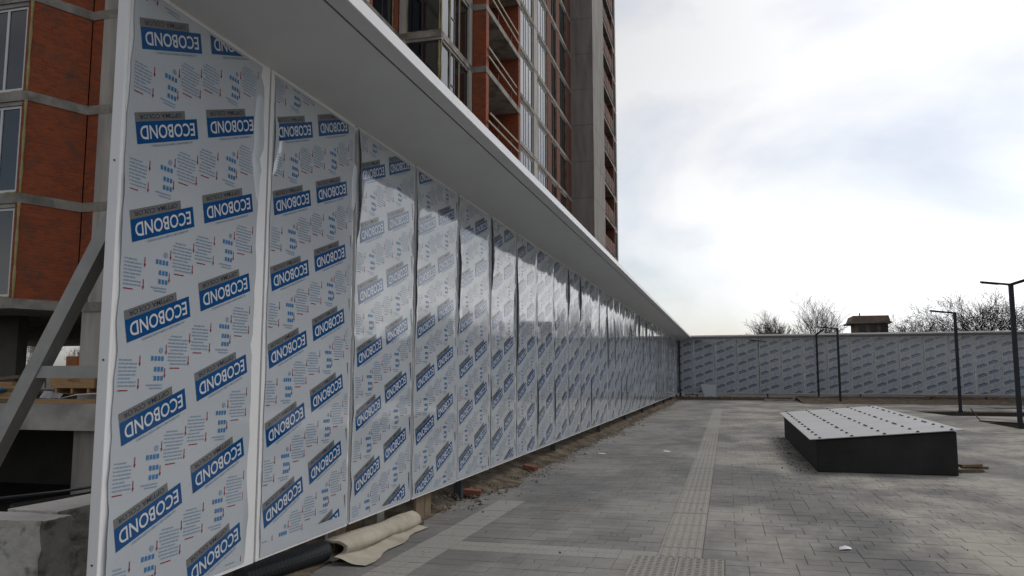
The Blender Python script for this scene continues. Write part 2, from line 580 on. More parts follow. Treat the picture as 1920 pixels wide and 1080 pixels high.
# leave the planting openings free (they are real recesses)
sheet(fp, -3.2, 40, PAVE_END, 28.3, 0.0)
ys = [28.3, 32.8, 36.8, 42.0, 45.4, 47.4, 50.6]
starts = {(28.3, 32.8): 8.75, (36.8, 42.0): 8.3, (45.4, 47.4): 13.0}
for a, b in zip(ys[:-1], ys[1:]):
    if (a, b) in starts:
        x0 = starts[(a, b)]
        sk = 0.0 if x0 > 8.5 else 0.6
        fp.quad([(-3.2, a, 0), (x0 + sk, a, 0), (x0, b, 0), (-3.2, b, 0)])
        sheet(fp, 34.0, 40, a, b, 0.0)
    else:
        sheet(fp, -3.2, 40, a, b, 0.0)
sheet(fp, -3.2, 4.4, 50.6, 57.2, 0.0)
pf = fp.build('far_paving', M['paving_far'], pavement)

# planting beds (recessed soil with concrete edging)
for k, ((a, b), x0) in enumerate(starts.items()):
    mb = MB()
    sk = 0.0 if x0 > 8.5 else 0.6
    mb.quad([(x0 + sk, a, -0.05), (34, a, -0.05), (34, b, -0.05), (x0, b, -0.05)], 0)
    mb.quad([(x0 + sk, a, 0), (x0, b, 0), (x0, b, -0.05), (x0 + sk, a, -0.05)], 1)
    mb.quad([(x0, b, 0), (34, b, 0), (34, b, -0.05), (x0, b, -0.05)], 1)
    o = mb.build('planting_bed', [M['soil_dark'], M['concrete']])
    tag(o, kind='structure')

# individual pavers, random lengths in rows across the walkway
PW = 0.2
paver_meshes = {}
def paver_mesh(L, mi):
    key = (L, mi)
    if key not in paver_meshes:
        mb = MB()
        gq, c, h = 0.002, 0.004, 0.0
        a, b, d, e = gq, L - gq, gq, PW - gq
        mb.v = [(a, d, -0.02), (b, d, -0.02), (b, e, -0.02), (a, e, -0.02),
                (a, d, -c * 0.7), (b, d, -c * 0.7), (b, e, -c * 0.7), (a, e, -c * 0.7),
                (a + c, d + c, 0), (b - c, d + c, 0), (b - c, e - c, 0), (a + c, e - c, 0)]
        mb.f = [(0, 1, 5, 4), (1, 2, 6, 5), (2, 3, 7, 6), (3, 0, 4, 7), (4, 5, 9, 8), (5, 6, 10, 9), (6, 7, 11, 10), (7, 4, 8, 11), (8, 9, 10, 11)]
        mb.m = [0] * 9
        m_ = PAV_LIGHT if mi == 9 else PAV[mi]
        paver_meshes[key] = (mb.mesh('paver', m_), mb)
    return paver_meshes[key]


TACT_X0, TACT_X1 = -0.66, -0.26
CROSS = (6.8, 7.6)                     # warning tiles across the guide strip
rnd = random.Random(11)
pavers = []
BOX = (1.46, 3.64, 14.8, 22.84)
row = 0
y = 2.0
while y < PAVE_END - 0.1:
    def fill(x, x_end, kind):
        while x < x_end - 0.02:
            L = rnd.choice((0.2, 0.3, 0.4, 0.3))
            if x + L > x_end - 0.12:
                L = round(x_end - x, 3)
                if L > 0.45:
                    L = 0.2
            pavers.append((x, y, L, kind if kind is not None else rnd.choice((0, 0, 1, 2, 3)), rnd.uniform(-0.003, 0.001)))
            x += L
    light_end = 10.3
    if y < light_end:
        fill(-3.4, -2.95, None)
        fill(-2.95, -2.6, 9)
        left0 = -2.6
    else:
        left0 = -3.4 + rnd.choice((0, 0.1))
    cross = CROSS[0] - 0.01 <= y < CROSS[1] - 0.01
    rgt = 9.0 + y * 0.4
    fill(left0, -0.86 if cross else TACT_X0, 9 if (7.3 <= y < 7.7 and rnd.random() < 0.8) else None)
    fill(-0.06 if cross else TACT_X1, rgt, None)
    y = round(y + PW, 4)
    row += 1
# largest in view become single parts
def in_view(x, yy):
    c, s = math.cos(-YAW), math.sin(-YAW)
    cx, cy = x * c - yy * s, x * s + yy * c
    if cy < 1:
        return False
    px = 960 + FPX * cx / cy
    py = 705 + FPX * CAM_H / cy
    return -20 < px < 1950 and py < 1110
vis = sorted((p for p in pavers if in_view(p[0] + p[2] / 2, p[1] + 0.1)), key=lambda p: p[1] ** 2 + p[0] ** 2)
singles = set(id(p) for p in vis[:300])
rest = MB()
rest_mats = PAV + [PAV_LIGHT]
for p in pavers:
    x, yy, L, mi, dz = p
    if BOX[0] + 0.1 < x and x + L < BOX[1] - 0.1 and BOX[2] + 0.1 < yy < BOX[3] - 0.3:
        continue
    me, mb = paver_mesh(round(L, 3), mi)
    if id(p) in singles:
        o = put('paver', me, pavement, (x, yy, dz))
        o.rotation_euler = (rnd.uniform(-0.004, 0.004), rnd.uniform(-0.003, 0.003), rnd.uniform(-0.004, 0.004))
    else:
        i = len(rest.v)
        rest.v += [(vx + x, vy + yy, vz + dz) for vx, vy, vz in mb.v]
        rest.f += [tuple(i + k for k in f) for f in mb.f]
        rest.m += [4 if mi == 9 else mi] * len(mb.f)
ro = rest.build('farther_pavers', rest_mats, pavement)
tag(ro, kind='stuff')

# guide strip of ribbed tactile tiles and the studded warning tiles crossing it
tm = MB()
T = 0.4
tm.box(0.003, T - 0.003, 0.003, T - 0.003, -0.02, 0.0)
for k in range(5):
    xc = 0.05 + k * 0.075
    tm.quad([(xc - 0.022, 0.006, 0.0005), (xc + 0.022, 0.006, 0.0005), (xc + 0.014, 0.012, 0.006), (xc - 0.014, 0.012, 0.006)])
    tm.quad([(xc - 0.014, 0.012, 0.006), (xc + 0.014, 0.012, 0.006), (xc + 0.014, T - 0.012, 0.006), (xc - 0.014, T - 0.012, 0.006)])
    tm.quad([(xc + 0.022, 0.006, 0.0005), (xc + 0.022, T - 0.006, 0.0005), (xc + 0.014, T - 0.012, 0.006), (xc + 0.014, 0.012, 0.006)])
    tm.quad([(xc - 0.014, 0.012, 0.006), (xc - 0.014, T - 0.012, 0.006), (xc - 0.022, T - 0.006, 0.0005), (xc - 0.022, 0.006, 0.0005)])
tm_me = tm.mesh('tactile_tile', PAV_TACT)
wm = MB()
wm.box(0.003, T - 0.003, 0.003, T - 0.003, -0.02, 0.0)
for a in range(6):
    for b in range(6):
        wm.box(0.035 + a * 0.062, 0.035 + a * 0.062 + 0.032, 0.035 + b * 0.062, 0.035 + b * 0.062 + 0.032, 0.0, 0.005)
wm_me = wm.mesh('warning_tile', PAV_TACT)
for xx in (-0.86, -0.46):
    for yy in (CROSS[0], CROSS[0] + T):
        put('warning_tile', wm_me, pavement, (xx, yy, 0.0))
for k in range(62):
    yy = 2.4 + k * 0.4
    if CROSS[0] - 0.2 < yy < CROSS[1] - 0.1:
        continue
    put('tactile_tile', tm_me, pavement, (TACT_X0, yy, rnd.uniform(-0.002, 0.002)))
fs = MB()
for k in range(5):
    xc = TACT_X0 + 0.05 + k * 0.075
    sheet(fs, xc - 0.02, xc + 0.02, PAVE_END, 40.0, 0.008)
sheet(fs, TACT_X0, TACT_X1, PAVE_END, 41.0, 0.004)
fs.build('guide_strip', PAV_TACT, pavement)

# soil strip in the gap under the wall
rnd = random.Random(5)
sm = MB()
n_ = 220
ya = 2.0
prof = []
for k in range(n_):
    yy = 2.0 + k * 57.0 / (n_ - 1)
    edge = -3.33 + 0.07 * math.sin(yy * 1.7) + 0.05 * math.sin(yy * 5.3 + 1) + rnd.uniform(-0.04, 0.05) + (0.14 if yy > 11 else -0.08) + (0.12 * max(0, math.sin(yy * 0.31)))
    prof.append((yy, edge))
cols = 9
for k, (yy, e) in enumerate(prof):
    for c in range(cols):
        t = c / (cols - 1)
        x = -5.7 + (e + 5.7) * t
        z = 0.012 + (0.13 * math.sin(math.pi * min(1, max(0, (x + 4.6) / 1.45))) * (1.0 if yy > 9.2 else 0.35) + rnd.uniform(-0.02, 0.035)) * (0 if c == cols - 1 else 1)
        if c == cols - 1:
            z = 0.003
        sm.v.append((x, yy, z))
for k in range(n_ - 1):
    for c in range(cols - 1):
        a = k * cols + c
        sm.f.append((a, a + 1, a + cols + 1, a + cols))
        sm.m.append(0)
so = sm.build('soil_strip', M['soil'], smooth=True)
tag(so, kind='structure')
rb = MB()
for k in range(15000):
    yy = 5.5 + 52 * rnd.random() ** 1.5
    x = -3.85 + abs(rnd.gauss(0, 0.36)) + (0.08 if yy > 12 else 0) + 0.12 * max(0, math.sin(yy * 0.31 + 0.6))
    if yy < 9.3 and x > -3.7:
        continue
    sz = 0.006 + 0.02 * rnd.random() ** 3 + (0.05 * rnd.random() if rnd.random() < 0.04 else 0)
    hull_lump(rb, (x, yy, 0.006 + (0.11 * max(0, math.sin(math.pi * min(1, max(0, (x + 4.6) / 1.45)))) if yy > 9.2 else 0.02)), sz, rnd)
for k in range(500):      # loose grit scattered on the paving
    yy = 7 + 30 * rnd.random()
    x = -3.2 + 8 * rnd.random() ** 1.4
    hull_lump(rb, (x, yy, 0.004), 0.004 + 0.012 * rnd.random() ** 2, rnd)
for k in range(500):      # crumbs along the foot of the plinth
    yy = 14.4 + 8.6 * rnd.random()
    hull_lump(rb, (1.42 - abs(rnd.gauss(0, 0.22)), yy, 0.004), 0.005 + 0.02 * rnd.random() ** 3, rnd)
ro = rb.build('rubble', M['rubble'])
tag(ro, 'brown earth crumbs and stone chips spilled along the foot of the printed wall', 'rubble', kind='stuff')

# brown soil bed along the far wall
bm_ = MB()
NB = 60
for k in range(NB + 1):
    x = 4.4 + k * 36.0 / NB
    front = 50.7 + 0.0 * x
    back = 59.0
    for c in range(5):
        t = c / 4
        z = (-0.03, 0.10, 0.20, 0.26, 0.24)[c] + (rnd.uniform(-0.03, 0.03) if c else 0)
        bm_.v.append((x, front + (back - front) * t, z))
for k in range(NB):
    for c in range(4):
        a = k * 5 + c
        bm_.f.append((a, a + 5, a + 6, a + 1))
        bm_.m.append(0)
so = bm_.build('soil_bed', M['soil'], smooth=True)
tag(so, kind='structure')
# dirt and sand in front of the wall corner
o = MB()
o.quad([(-3.6, 57.2, 0.0), (4.4, 57.2, 0.0), (4.4, 60.5, 0.2), (-3.6, 60.5, 0.2)])
o.quad([(4.4, 50.6, -0.03), (4.4, 57.2, 0.0), (4.4, 57.2, 0.24), (4.4, 54.8, 0.2)])
tag(o.build('corner_earth', M['soil']), kind='structure')
# ================================================================== PRINTED PANEL WALLS
PITCH_P = 1.51
PANEL_H = 3.72


def text_mesh(body, w, h, bold=0.0, res=2):
    """outline letters as triangles, scaled into a w x h box centred on 0"""
    cu = bpy.data.curves.new('lettering', 'FONT')
    cu.body = body
    cu.resolution_u = res
    cu.offset = bold
    cu.space_character = 1.0
    ob = bpy.data.objects.new('lettering', cu)
    col.objects.link(ob)
    dg = bpy.context.evaluated_depsgraph_get()
    me = bpy.data.meshes.new_from_object(ob.evaluated_get(dg))
    bm = bmesh.new()
    bm.from_mesh(me)
    bmesh.ops.triangulate(bm, faces=bm.faces)
    vs = np.array([(v.co.x, v.co.y) for v in bm.verts])
    bm.verts.index_update()
    fs = np.array([[v.index for v in f.verts] for f in bm.faces])
    bm.free()
    bpy.data.objects.remove(ob)
    bpy.data.curves.remove(cu)
    bpy.data.meshes.remove(me)
    lo, hi = vs.min(0), vs.max(0)
    vs = (vs - (lo + hi) / 2) / (hi - lo) * np.array((w, h))
    # normal toward +z expected (counter-clockwise in x,y)
    a, b, c = vs[fs[:, 0]], vs[fs[:, 1]], vs[fs[:, 2]]
    cr = (b[:, 0] - a[:, 0]) * (c[:, 1] - a[:, 1]) - (b[:, 1] - a[:, 1]) * (c[:, 0] - a[:, 0])
    fs[cr < 0] = fs[cr < 0][:, ::-1]
    return vs, fs


INK = ['ink_blue', 'ink_white', 'ink_grey', 'ink_dark', 'ink_red', 'ink_pale', 'ink_mid']
E1 = np.array((0.945, 0.327))
E2 = np.array((-0.20, 0.98))
cell_v, cell_f, cell_m = [], [], []
def cell_add(vs, fs, mi, lift):
    i = sum(len(a) for a in cell_v)
    cell_v.append(np.column_stack([np.full(len(vs), lift), vs]))
    cell_f.append(np.asarray(fs) + i)
    cell_m.append(np.full(len(fs), mi))
def rect(u0, u1, v0, v1, mi, lift=0.0, e=None):
    p = np.array([(u0, v0), (u1, v0), (u1, v1), (u0, v1)], float)
    if e is not None:
        p = p[:, :1] * E1 + p[:, 1:] * E2
    cell_add(p, [(0, 1, 2), (0, 2, 3)], mi, lift)
rect(-0.295, 0.295, -0.066, 0.066, 0, 0.0, True)
rect(-0.295, 0.175, 0.066, 0.121, 2, 0.0, True)
for body, w, h, p, q, mi, bold, res in (('ECOBOND', 0.525, 0.084, 0.0, 0.0, 1, 0.012, 3), ('OPTIMA COLOR', 0.40, 0.030, -0.06, 0.094, 3, 0.008, 2), ('ALUMINIUM COMPOSITE PANELS', 0.40, 0.014, 0.03, -0.083, 5, 0.02, 1)):
    v, f = text_mesh(body, w, h, bold, res)
    v = -v + np.array((p, q))
    cell_add(v[:, :1] * E1 + v[:, 1:] * E2, f, mi, 0.0008)
# small print between the logos
rnd = random.Random(3)
def arrow(u, v):
    rect(u - 0.0030, u + 0.0030, v - 0.012, v + 0.032, 4)
    cell_add(np.array([(u - 0.009, v - 0.010), (u, v - 0.032), (u + 0.009, v - 0.010)]), [(0, 1, 2)], 4, 0.0)
for u, v in ((0.075, -0.19), (0.07, -0.335), (0.295, -0.11), (0.29, -0.255), (0.51, -0.03), (0.505, -0.165)):
    arrow(u, v)
def para(u0, w, v_top, n):
    for k in range(n):
        v = v_top - k * 0.0215
        left = u0 + (0.0 if k % 4 else 0.02)
        x = left
        while x < u0 + w * (1 if k % 5 else 0.7):
            wd = rnd.uniform(0.018, 0.05)
            e = min(x + wd, u0 + w)
            rect(x, e, v - 0.0075, v, 5)
            x = e + 0.006
    rect(u0 + w * 0.1, u0 + w * 0.62, v_top - n * 0.0215 - 0.012, v_top - n * 0.0215 - 0.006, 4)
para(0.095, 0.18, -0.10, 9)
para(0.315, 0.17, -0.02, 8)
para(-0.145 + 0.669 - 0.0, 0.0001, 0, 0)
for r_, (k, v) in enumerate(((4, -0.245), (3, -0.31), (3, -0.365))):
    for j in range(k):
        u = 0.045 - j * 0.030
        rect(u - 0.010, u + 0.010, v - 0.014, v + 0.014, 6)
rect(-0.09, 0.05, -0.41, -0.402, 5)
rect(-0.06, 0.05, -0.428, -0.421, 5)
an = np.arange(10) * 2 * math.pi / 10
cell_add(np.column_stack([0.03 + 0.018 * np.cos(an), -0.195 + 0.018 * np.sin(an)]), [(0, k, k + 1) for k in range(1, 9)], 5, 0.0)
CV, CF, CM = np.vstack(cell_v), np.vstack(cell_f), np.concatenate(cell_m)


def print_mesh(phase, u0, u1, v0, v1, ucol=0.375, jump=0.662):
    vs, fs, ms = [], [], []
    n = 0
    for c in range(-2, 3):
        for r_ in range(-2, 9):
            off = np.array((0, ucol + c * jump, phase + c * 0.234 + r_ * 0.59 - 0.28))
            w = CV + off
            lo, hi = w[:, 1:].min(0), w[:, 1:].max(0)
            if hi[0] < u0 or lo[0] > u1 or hi[1] < v0 or lo[1] > v1:
                continue
            cen = w[CF].mean(1)
            keep = (cen[:, 1] > u0 - 0.3) & (cen[:, 1] < u1 + 0.3) & (cen[:, 2] > v0 - 0.15) & (cen[:, 2] < v1 + 0.15)
            vs.append(w)
            fs.append(CF[keep] + n)
            ms.append(CM[keep])
            n += len(w)
    me = bpy.data.meshes.new('print')
    me.from_pydata(np.vstack(vs).tolist(), [], np.vstack(fs).tolist())
    for k in INK:
        me.materials.append(M[k])
    me.polygons.foreach_set('material_index', np.concatenate(ms).tolist())
    bm = bmesh.new()
    bm.from_mesh(me)
    for co, no in (((0, u0, 0), (0, -1, 0)), ((0, u1, 0), (0, 1, 0)), ((0, 0, v0), (0, 0, -1)), ((0, 0, v1), (0, 0, 1))):
        bmesh.ops.bisect_plane(bm, geom=bm.verts[:] + bm.edges[:] + bm.faces[:], plane_co=co, plane_no=no, clear_outer=True)
    loose = [v for v in bm.verts if not v.link_faces]
    bmesh.ops.delete(bm, geom=loose, context='VERTS')
    bm.to_mesh(me)
    bm.free()
    return me


def film_mesh(seed, left, right, top, rag=0.02, curl=0.012, bottom=0.02, lift=None, lift_l=None):
    """thin sheet with torn, curling edges; local y across, z up, +x out of the wall"""
    r_ = random.Random(seed)
    rows, W = 46, right - left
    ts = [0, 0.012, 0.03, 0.06, 0.15, 0.3, 0.5, 0.7, 0.85, 0.94, 0.97, 0.988, 1.0]
    def walk():
        a, outl = 0.0, []
        for _ in range(rows):
            a = a * 0.75 + r_.uniform(-1, 1) * 0.6
            outl.append(max(-1.2, min(1.2, a)))
        return outl
    l1, l2, c1, c2 = walk(), walk(), walk(), walk()
    tear = [r_.random() < 0.10 for _ in range(rows)]
    vs, fs = [], []
    for k in range(rows):
        z = bottom + (top - bottom) * k / (rows - 1)
        a = left + rag * 0.5 * (l1[k] + 1)
        b = right - rag * 0.5 * (l2[k] + 1) - (rag * 0.8 if tear[k] else 0)
        for j, t in enumerate(ts):
            x = 0.0
            if j < 3:
                x = max(0, c1[k]) * curl * (1 - j / 3)
            if j > len(ts) - 4:
                x = max(0, c2[k]) * curl * (1 - (len(ts) - 1 - j) / 3)
            if lift and j >= len(ts) - 4:
                x += lift(z) * ((j - len(ts) + 5) / 4) ** 2
            if lift_l and j <= 2:
                x += lift_l(z) * ((3 - j) / 3) ** 1.5
            vs.append((x, a + (b - a) * t, z))
    nc = len(ts)
    for k in range(rows - 1):
        for j in range(nc - 1):
            q = k * nc + j
            fs.append((q, q + 1, q + nc + 1, q + nc))
    me = bpy.data.meshes.new('film')
    me.from_pydata(vs, [], fs)
    me.materials.append(M['film'])
    me.polygons.foreach_set('use_smooth', [True] * len(fs))
    return me


PHASES = [0.21, 0.07, 0.09, 0.42, 0.55, 0.30, 0.48, 0.16]
films = [film_mesh(1, 0.015, 1.40, PANEL_H - 0.03, 0.03, 0.010, 0.03, lambda z: 0.035 * max(0, math.sin((z - 2.6) * 2.6)) if 2.6 < z < 3.6 else 0.02 * max(0, 1 - abs(z - 0.35) / 0.3)),
         film_mesh(2, 0.05, 1.47, PANEL_H - 0.03, 0.02, 0.016, 0.02, lambda z: 0.03 if 2.9 < z < 3.3 else 0.0)]
def hump(z0, z1, h):
    return lambda z: h * max(0.0, math.sin(math.pi * (z - z0) / (z1 - z0))) if z0 < z < z1 else 0.0
LIFT_L = [hump(2.6, 3.75, 0.05), hump(1.6, 3.6, 0.022), hump(1.9, 3.2, 0.035), hump(0.2, 1.3, 0.03), None, hump(1.4, 3.3, 0.045)]
films += [film_mesh(3 + k, 0.006 if LIFT_L[k] else 0.002, 1.507 if k > 2 else 1.495, PANEL_H - 0.02, 0.034 if k < 3 else 0.018, 0.016, 0.02, None, LIFT_L[k]) for k in range(6)]
prints = [print_mesh(PHASES[0], 0.055, 1.335, 0.05, PANEL_H - 0.05), print_mesh(PHASES[1], 0.075, 1.42, 0.11, PANEL_H - 0.05)]
prints += [print_mesh(PHASES[k], 0.06, 1.44, 0.05, PANEL_H - 0.05) for k in range(2, 8)]
tray = MB()
tray.box(-0.035, -0.006, 0.006, PITCH_P - 0.006, 0.0, PANEL_H)
tray_me = tray.mesh('panel', M['panel'])
tray_gap = MB()
tray_gap.box(-0.035, -0.006, 0.018, PITCH_P - 0.034, 0.0, PANEL_H)
tray_gap_me = tray_gap.mesh('panel', M['panel'])


def wall(root, n, zb, zt, seed, first_special):
    r_ = random.Random(seed)
    L = n * PITCH_P
    for k in range(n):
        y0 = k * PITCH_P
        b, t = zb(y0 + 0.75), zt(y0 + 0.75)
        v = k if (first_special and k < 5) else r_.choice((2, 3, 4, 5, 6, 7))
        p = put('panel', tray_gap_me if (v in (4, 6) or (first_special and k in (1, 2, 3, 4, 7))) else tray_me, root, (r_.uniform(-0.002, 0.003), y0, b), (1, 1, (t - b) / PANEL_H))
        p.rotation_euler = (0, r_.uniform(-0.0015, 0.0015), r_.uniform(-0.003, 0.003) if k > 1 else 0)
        f = put('film', films[v], p)
        pr = put('print', prints[v], p, (0.0022, 0, 0))
    # backing board and steel frame behind the panels
    mb = MB()
    mb.box(-0.075, -0.045, 0.05, L - 0.02, zb(0) + 0.06, zt(0) - 0.02)
    mb.build('backing_board', M['backing'], root)
    k = 0
    y = 0.45
    while y < L:
        mb = MB()
        mb.box(-0.19, -0.09, y, y + 0.10, -0.1, zt(y) + 0.05)
        mb.build('post', M['backing'], root)
        y += 6.04
    for z in (0.5, 1.9, 3.7):
        mb = MB()
        mb.box(-0.088, -0.077, 0.1, L - 0.1, z, z + 0.08)
        mb.build('rail', M['steel'], root)
    # canopy: sloping soffit in two strips with a shadow gap, fascia pieces, roof flashing
    def zs(y):
        return zt(y)
    seg = [L * i / 24 for i in range(25)]
    EDGE, IN, GAP = 0.955, 0.83, 0.812
    rise = lambda x: 0.145 * x / EDGE
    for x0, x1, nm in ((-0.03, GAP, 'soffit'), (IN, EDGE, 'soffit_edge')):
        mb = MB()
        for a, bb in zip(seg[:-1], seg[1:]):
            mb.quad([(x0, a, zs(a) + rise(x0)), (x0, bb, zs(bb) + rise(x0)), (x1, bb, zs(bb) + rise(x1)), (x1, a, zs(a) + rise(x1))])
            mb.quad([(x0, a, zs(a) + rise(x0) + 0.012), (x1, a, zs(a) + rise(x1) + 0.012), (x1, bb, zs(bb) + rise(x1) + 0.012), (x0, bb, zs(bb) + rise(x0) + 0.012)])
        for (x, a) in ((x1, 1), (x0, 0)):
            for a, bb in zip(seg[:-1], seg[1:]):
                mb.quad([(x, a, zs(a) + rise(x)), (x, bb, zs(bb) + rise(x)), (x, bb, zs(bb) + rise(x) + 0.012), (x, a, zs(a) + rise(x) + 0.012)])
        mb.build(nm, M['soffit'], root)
    mb = MB()
    for a, bb in zip(seg[:-1], seg[1:]):
        mb.quad([(GAP - 0.05, a, zs(a) + rise(GAP) + 0.03), (GAP - 0.05, bb, zs(bb) + rise(GAP) + 0.03), (IN + 0.05, bb, zs(bb) + rise(IN) + 0.03), (IN + 0.05, a, zs(a) + rise(IN) + 0.03)])
    mb.build('shadow_gap', M['backing'], root)
    y = 0.0
    while y < L - 0.1:
        y2 = min(y + 3.0, L)
        mb = MB()
        za, zc = zs(y) + rise(EDGE) - 0.012, zs(y2) + rise(EDGE) - 0.012
        a, bb = y + 0.002, y2 - 0.002
        X0, X1 = EDGE + 0.001, EDGE + 0.016
        pts = [(X0, a, za), (X1, a, za), (X1, bb, zc), (X0, bb, zc), (X0, a, za + 0.095), (X1, a, za + 0.095), (X1, bb, zc + 0.095), (X0, bb, zc + 0.095)]
        mb.v = pts
        mb.f = [(3, 2, 1, 0), (4, 5, 6, 7), (0, 1, 5, 4), (1, 2, 6, 5), (2, 3, 7, 6), (3, 0, 4, 7)]
        mb.m = [0] * 6
        mb.build('fascia_panel', M['trim'], root)
        y = y2
    mb = MB()
    for a, bb in zip(seg[:-1], seg[1:]):
        mb.quad([(-0.2, a, zs(a) + 0.29), (EDGE, a, zs(a) + 0.215), (EDGE, bb, zs(bb) + 0.215), (-0.2, bb, zs(bb) + 0.29)])
    mb.build('roof_sheet', M['trim'], root)
    mb = MB()
    mb.quad([(-0.2, 0.004, zs(0) - 0.02), (-0.04, 0.004, zs(0) - 0.005), (EDGE, 0.004, zs(0) + 0.14), (EDGE, 0.004, zs(0) + 0.212), (-0.2, 0.004, zs(0) + 0.287)])
    mb.build('canopy_end', M['trim'], root)


W_START = 3.80
near = thing('printed_panel_wall', 'long wall of composite panels in printed film with white canopy, running beside the brick tower', 'wall', (WALL_X, W_START, 0))
N_NEAR = 37
wall(near, N_NEAR, lambda y: 0.28 + 0.10 * y / 56, lambda y: 4.00 + 0.22 * y / 56, 21, True)
mb = MB()
mb.box(-0.066, 0.003, -0.030, -0.003, -0.02, 4.28)
cap = mb.build('end_trim', M['trim'], near, bevel=0.004)
for z in (0.6, 1.72, 2.87, 4.02):
    mb = MB()
    mb.tube([(-0.03, -0.031, z), (-0.03, -0.036, z)], [0.006, 0.005], 8)
    mb.build('screw', M['bolt'], cap)
# diagonal brace with tie, behind the free end
mb = MB()
mb.bar((-0.10, 0.30, 2.95), (-1.92, 0.30, -0.30), 0.095, 0.095)
mb.build('brace', M['steel'], near)
mb = MB()
mb.bar((-0.10, 0.30, 1.655), (-0.86, 0.30, 1.655), 0.075, 0.075)
mb.build('brace_tie', M['steel'], near)

far = thing('printed_panel_wall', 'cross wall of printed film panels closing the paved yard, behind the lamp posts', 'wall', (-3.75, 60.10, 0), None, R(-93.6))
wall(far, 32, lambda y: 0.40, lambda y: 4.30, 22, False)
mb = MB()
mb.box(0.02, 0.12, N_NEAR * PITCH_P - 0.05, N_NEAR * PITCH_P + 0.10, 0.0, 4.2)
mb.build('corner_post', M['backing'], near)
# ================================================================== pixel -> point helpers (a pixel only gives a direction)
def ray(px, py):
    c = Vector((px - 960.0, FPX, 540.0 - py))
    cp, sp = math.cos(PITCH), math.sin(PITCH)
    c = Vector((c.x, c.y * cp - c.z * sp, c.y * sp + c.z * cp))
    cy, sy = math.cos(YAW), math.sin(YAW)
    return Vector((c.x * cy - c.y * sy, c.x * sy + c.y * cy, c.z))
def on_z(px, py, z=0.0):
    r_ = ray(px, py)
    return Vector((0, 0, CAM_H)) + r_ * ((z - CAM_H) / r_.z)
def on_y(px, py, y):
    r_ = ray(px, py)
    return Vector((0, 0, CAM_H)) + r_ * (y / r_.y)

# ================================================================== APARTMENT TOWER UNDER CONSTRUCTION
NF = 14
LV = [3.95 + 3.22 * k for k in range(NF + 1)]
BAND = 0.30
tower = thing('apartment_tower', 'unfinished brick and concrete apartment tower rising behind the printed wall', 'building')
PLAN = [(-46, 19.2), (-20.6, 19.2), (-19.9, 20.9), (-13.72, 20.9), (-13.72, 31.86), (-11.71, 31.86), (-11.71, 36.37), (-11.0, 36.37), (-11.0, 43.2), (-12.45, 43.2), (-12.45, 66.9), (-10.6, 66.9), (-10.6, 83.0), (-28, 83.0), (-28, 45), (-46, 45)]
for k in range(NF + 1):
    mb = MB()
    mb.prism(PLAN, LV[k] - BAND, LV[k])
    mb.build('floor_slab', M['slab'], tower)

win_cache = {}
def win_meshes(w, h, mull, transom, style):
    key = (round(w, 2), round(h, 2), tuple(mull), transom, style)
    if key in win_cache:
        return win_cache[key]
    mb = MB()
    t = 0.075 if style == 'w' else 0.06
    xs = [0.0] + [w * m for m in mull] + [w]
    mb.box(0, w, 0, 0.07, 0, t)
    mb.box(0, w, 0, 0.07, h - t, h)
    mb.box(0, t, 0, 0.07, t, h - t)
    mb.box(w - t, w, 0, 0.07, t, h - t)
    for m in mull:
        mb.box(w * m - t * 0.6, w * m + t * 0.6, 0.002, 0.068, t, h - t)
    if transom:
        a, b, z = transom
        mb.box(w * a + t * 0.7, w * b - t * 0.7, 0.004, 0.066, h * z - t * 0.5, h * z + t * 0.5)
    # foam bead squeezed out around the frame
    r_ = random.Random(int(w * 100 + h * 10))
    def bead(p0, p1):
        n_ = 10
        p0, p1 = Vector(p0), Vector(p1)
        pts = [p0.lerp(p1, i / n_) + Vector((r_.uniform(-.008, .008), r_.uniform(-.012, 0.006), r_.uniform(-.008, .008))) for i in range(n_ + 1)]
        mb.tube(pts, [r_.uniform(0.02, 0.055) for _ in pts], 5, 1)
    bead((-0.02, 0.02, 0), (-0.02, 0.02, h))
    bead((w + 0.02, 0.02, 0), (w + 0.02, 0.02, h))
    bead((0, 0.02, -0.02), (w, 0.02, -0.02))
    fm = mb.mesh('window', [M['frame_white'] if style == 'w' else M['frame_dark'], M['foam']])
    pb = MB()
    pb.box(t * 0.5, w - t * 0.5, 0.03, 0.042, t * 0.5, h - t * 0.5)
    pm = pb.mesh('pane', M['glass'])
    win_cache[key] = (fm, pm)
    return win_cache[key]


def window(face, plane, a, b, z0, z1, mull=(0.5,), transom=None, style='w'):
    """face 'x': plane X = const looking +X, spans a..b in Y;  face 'y': plane Y = const looking -Y, spans a..b in X"""
    fm, pm = win_meshes(b - a, z1 - z0, mull, transom, style)
    if face == 'x':
        o = put('window', fm, tower, (plane, a, z0), None, math.pi / 2)
    else:
        o = put('window', fm, tower, (a, plane, z0))
    put('pane', pm, o)


def infill(face, plane, a, b, z0, z1, m_, name='wall_panel', th=0.24, inset=0.03):
    mb = MB()
    if face == 'x':
        mb.box(plane - inset - th, plane - inset, a, b, z0, z1)
    else:
        mb.box(a, b, plane + inset, plane + inset + th, z0, z1)
    mb.build(name, m_, tower)


def facade(face, plane, z0, z1, items):
    for it in items:
        a, b, kind = it[:3]
        if kind == 'brick':
            infill(face, plane, a, b, z0, z1, M['brick'], 'brick_panel')
        elif kind == 'brick2':
            infill(face, plane, a, b, z0, z1, M['brick2'], 'brick_panel')
        elif kind == 'conc':
            infill(face, plane, a, b, z0, z1, M['concrete_lit'], 'concrete_panel', inset=0.012)
        elif kind in ('w', 'd'):
            pin = plane - 0.10 if face == 'x' else plane + 0.10
            window(face, pin, a + 0.05, b - 0.05, z0 + 0.06, z1 - 0.14, *(it[3:] or ((0.5,),)), style=kind)
            infill(face, plane, a, b, z1 - 0.13, z1, M['concrete'], 'lintel', inset=0.05)

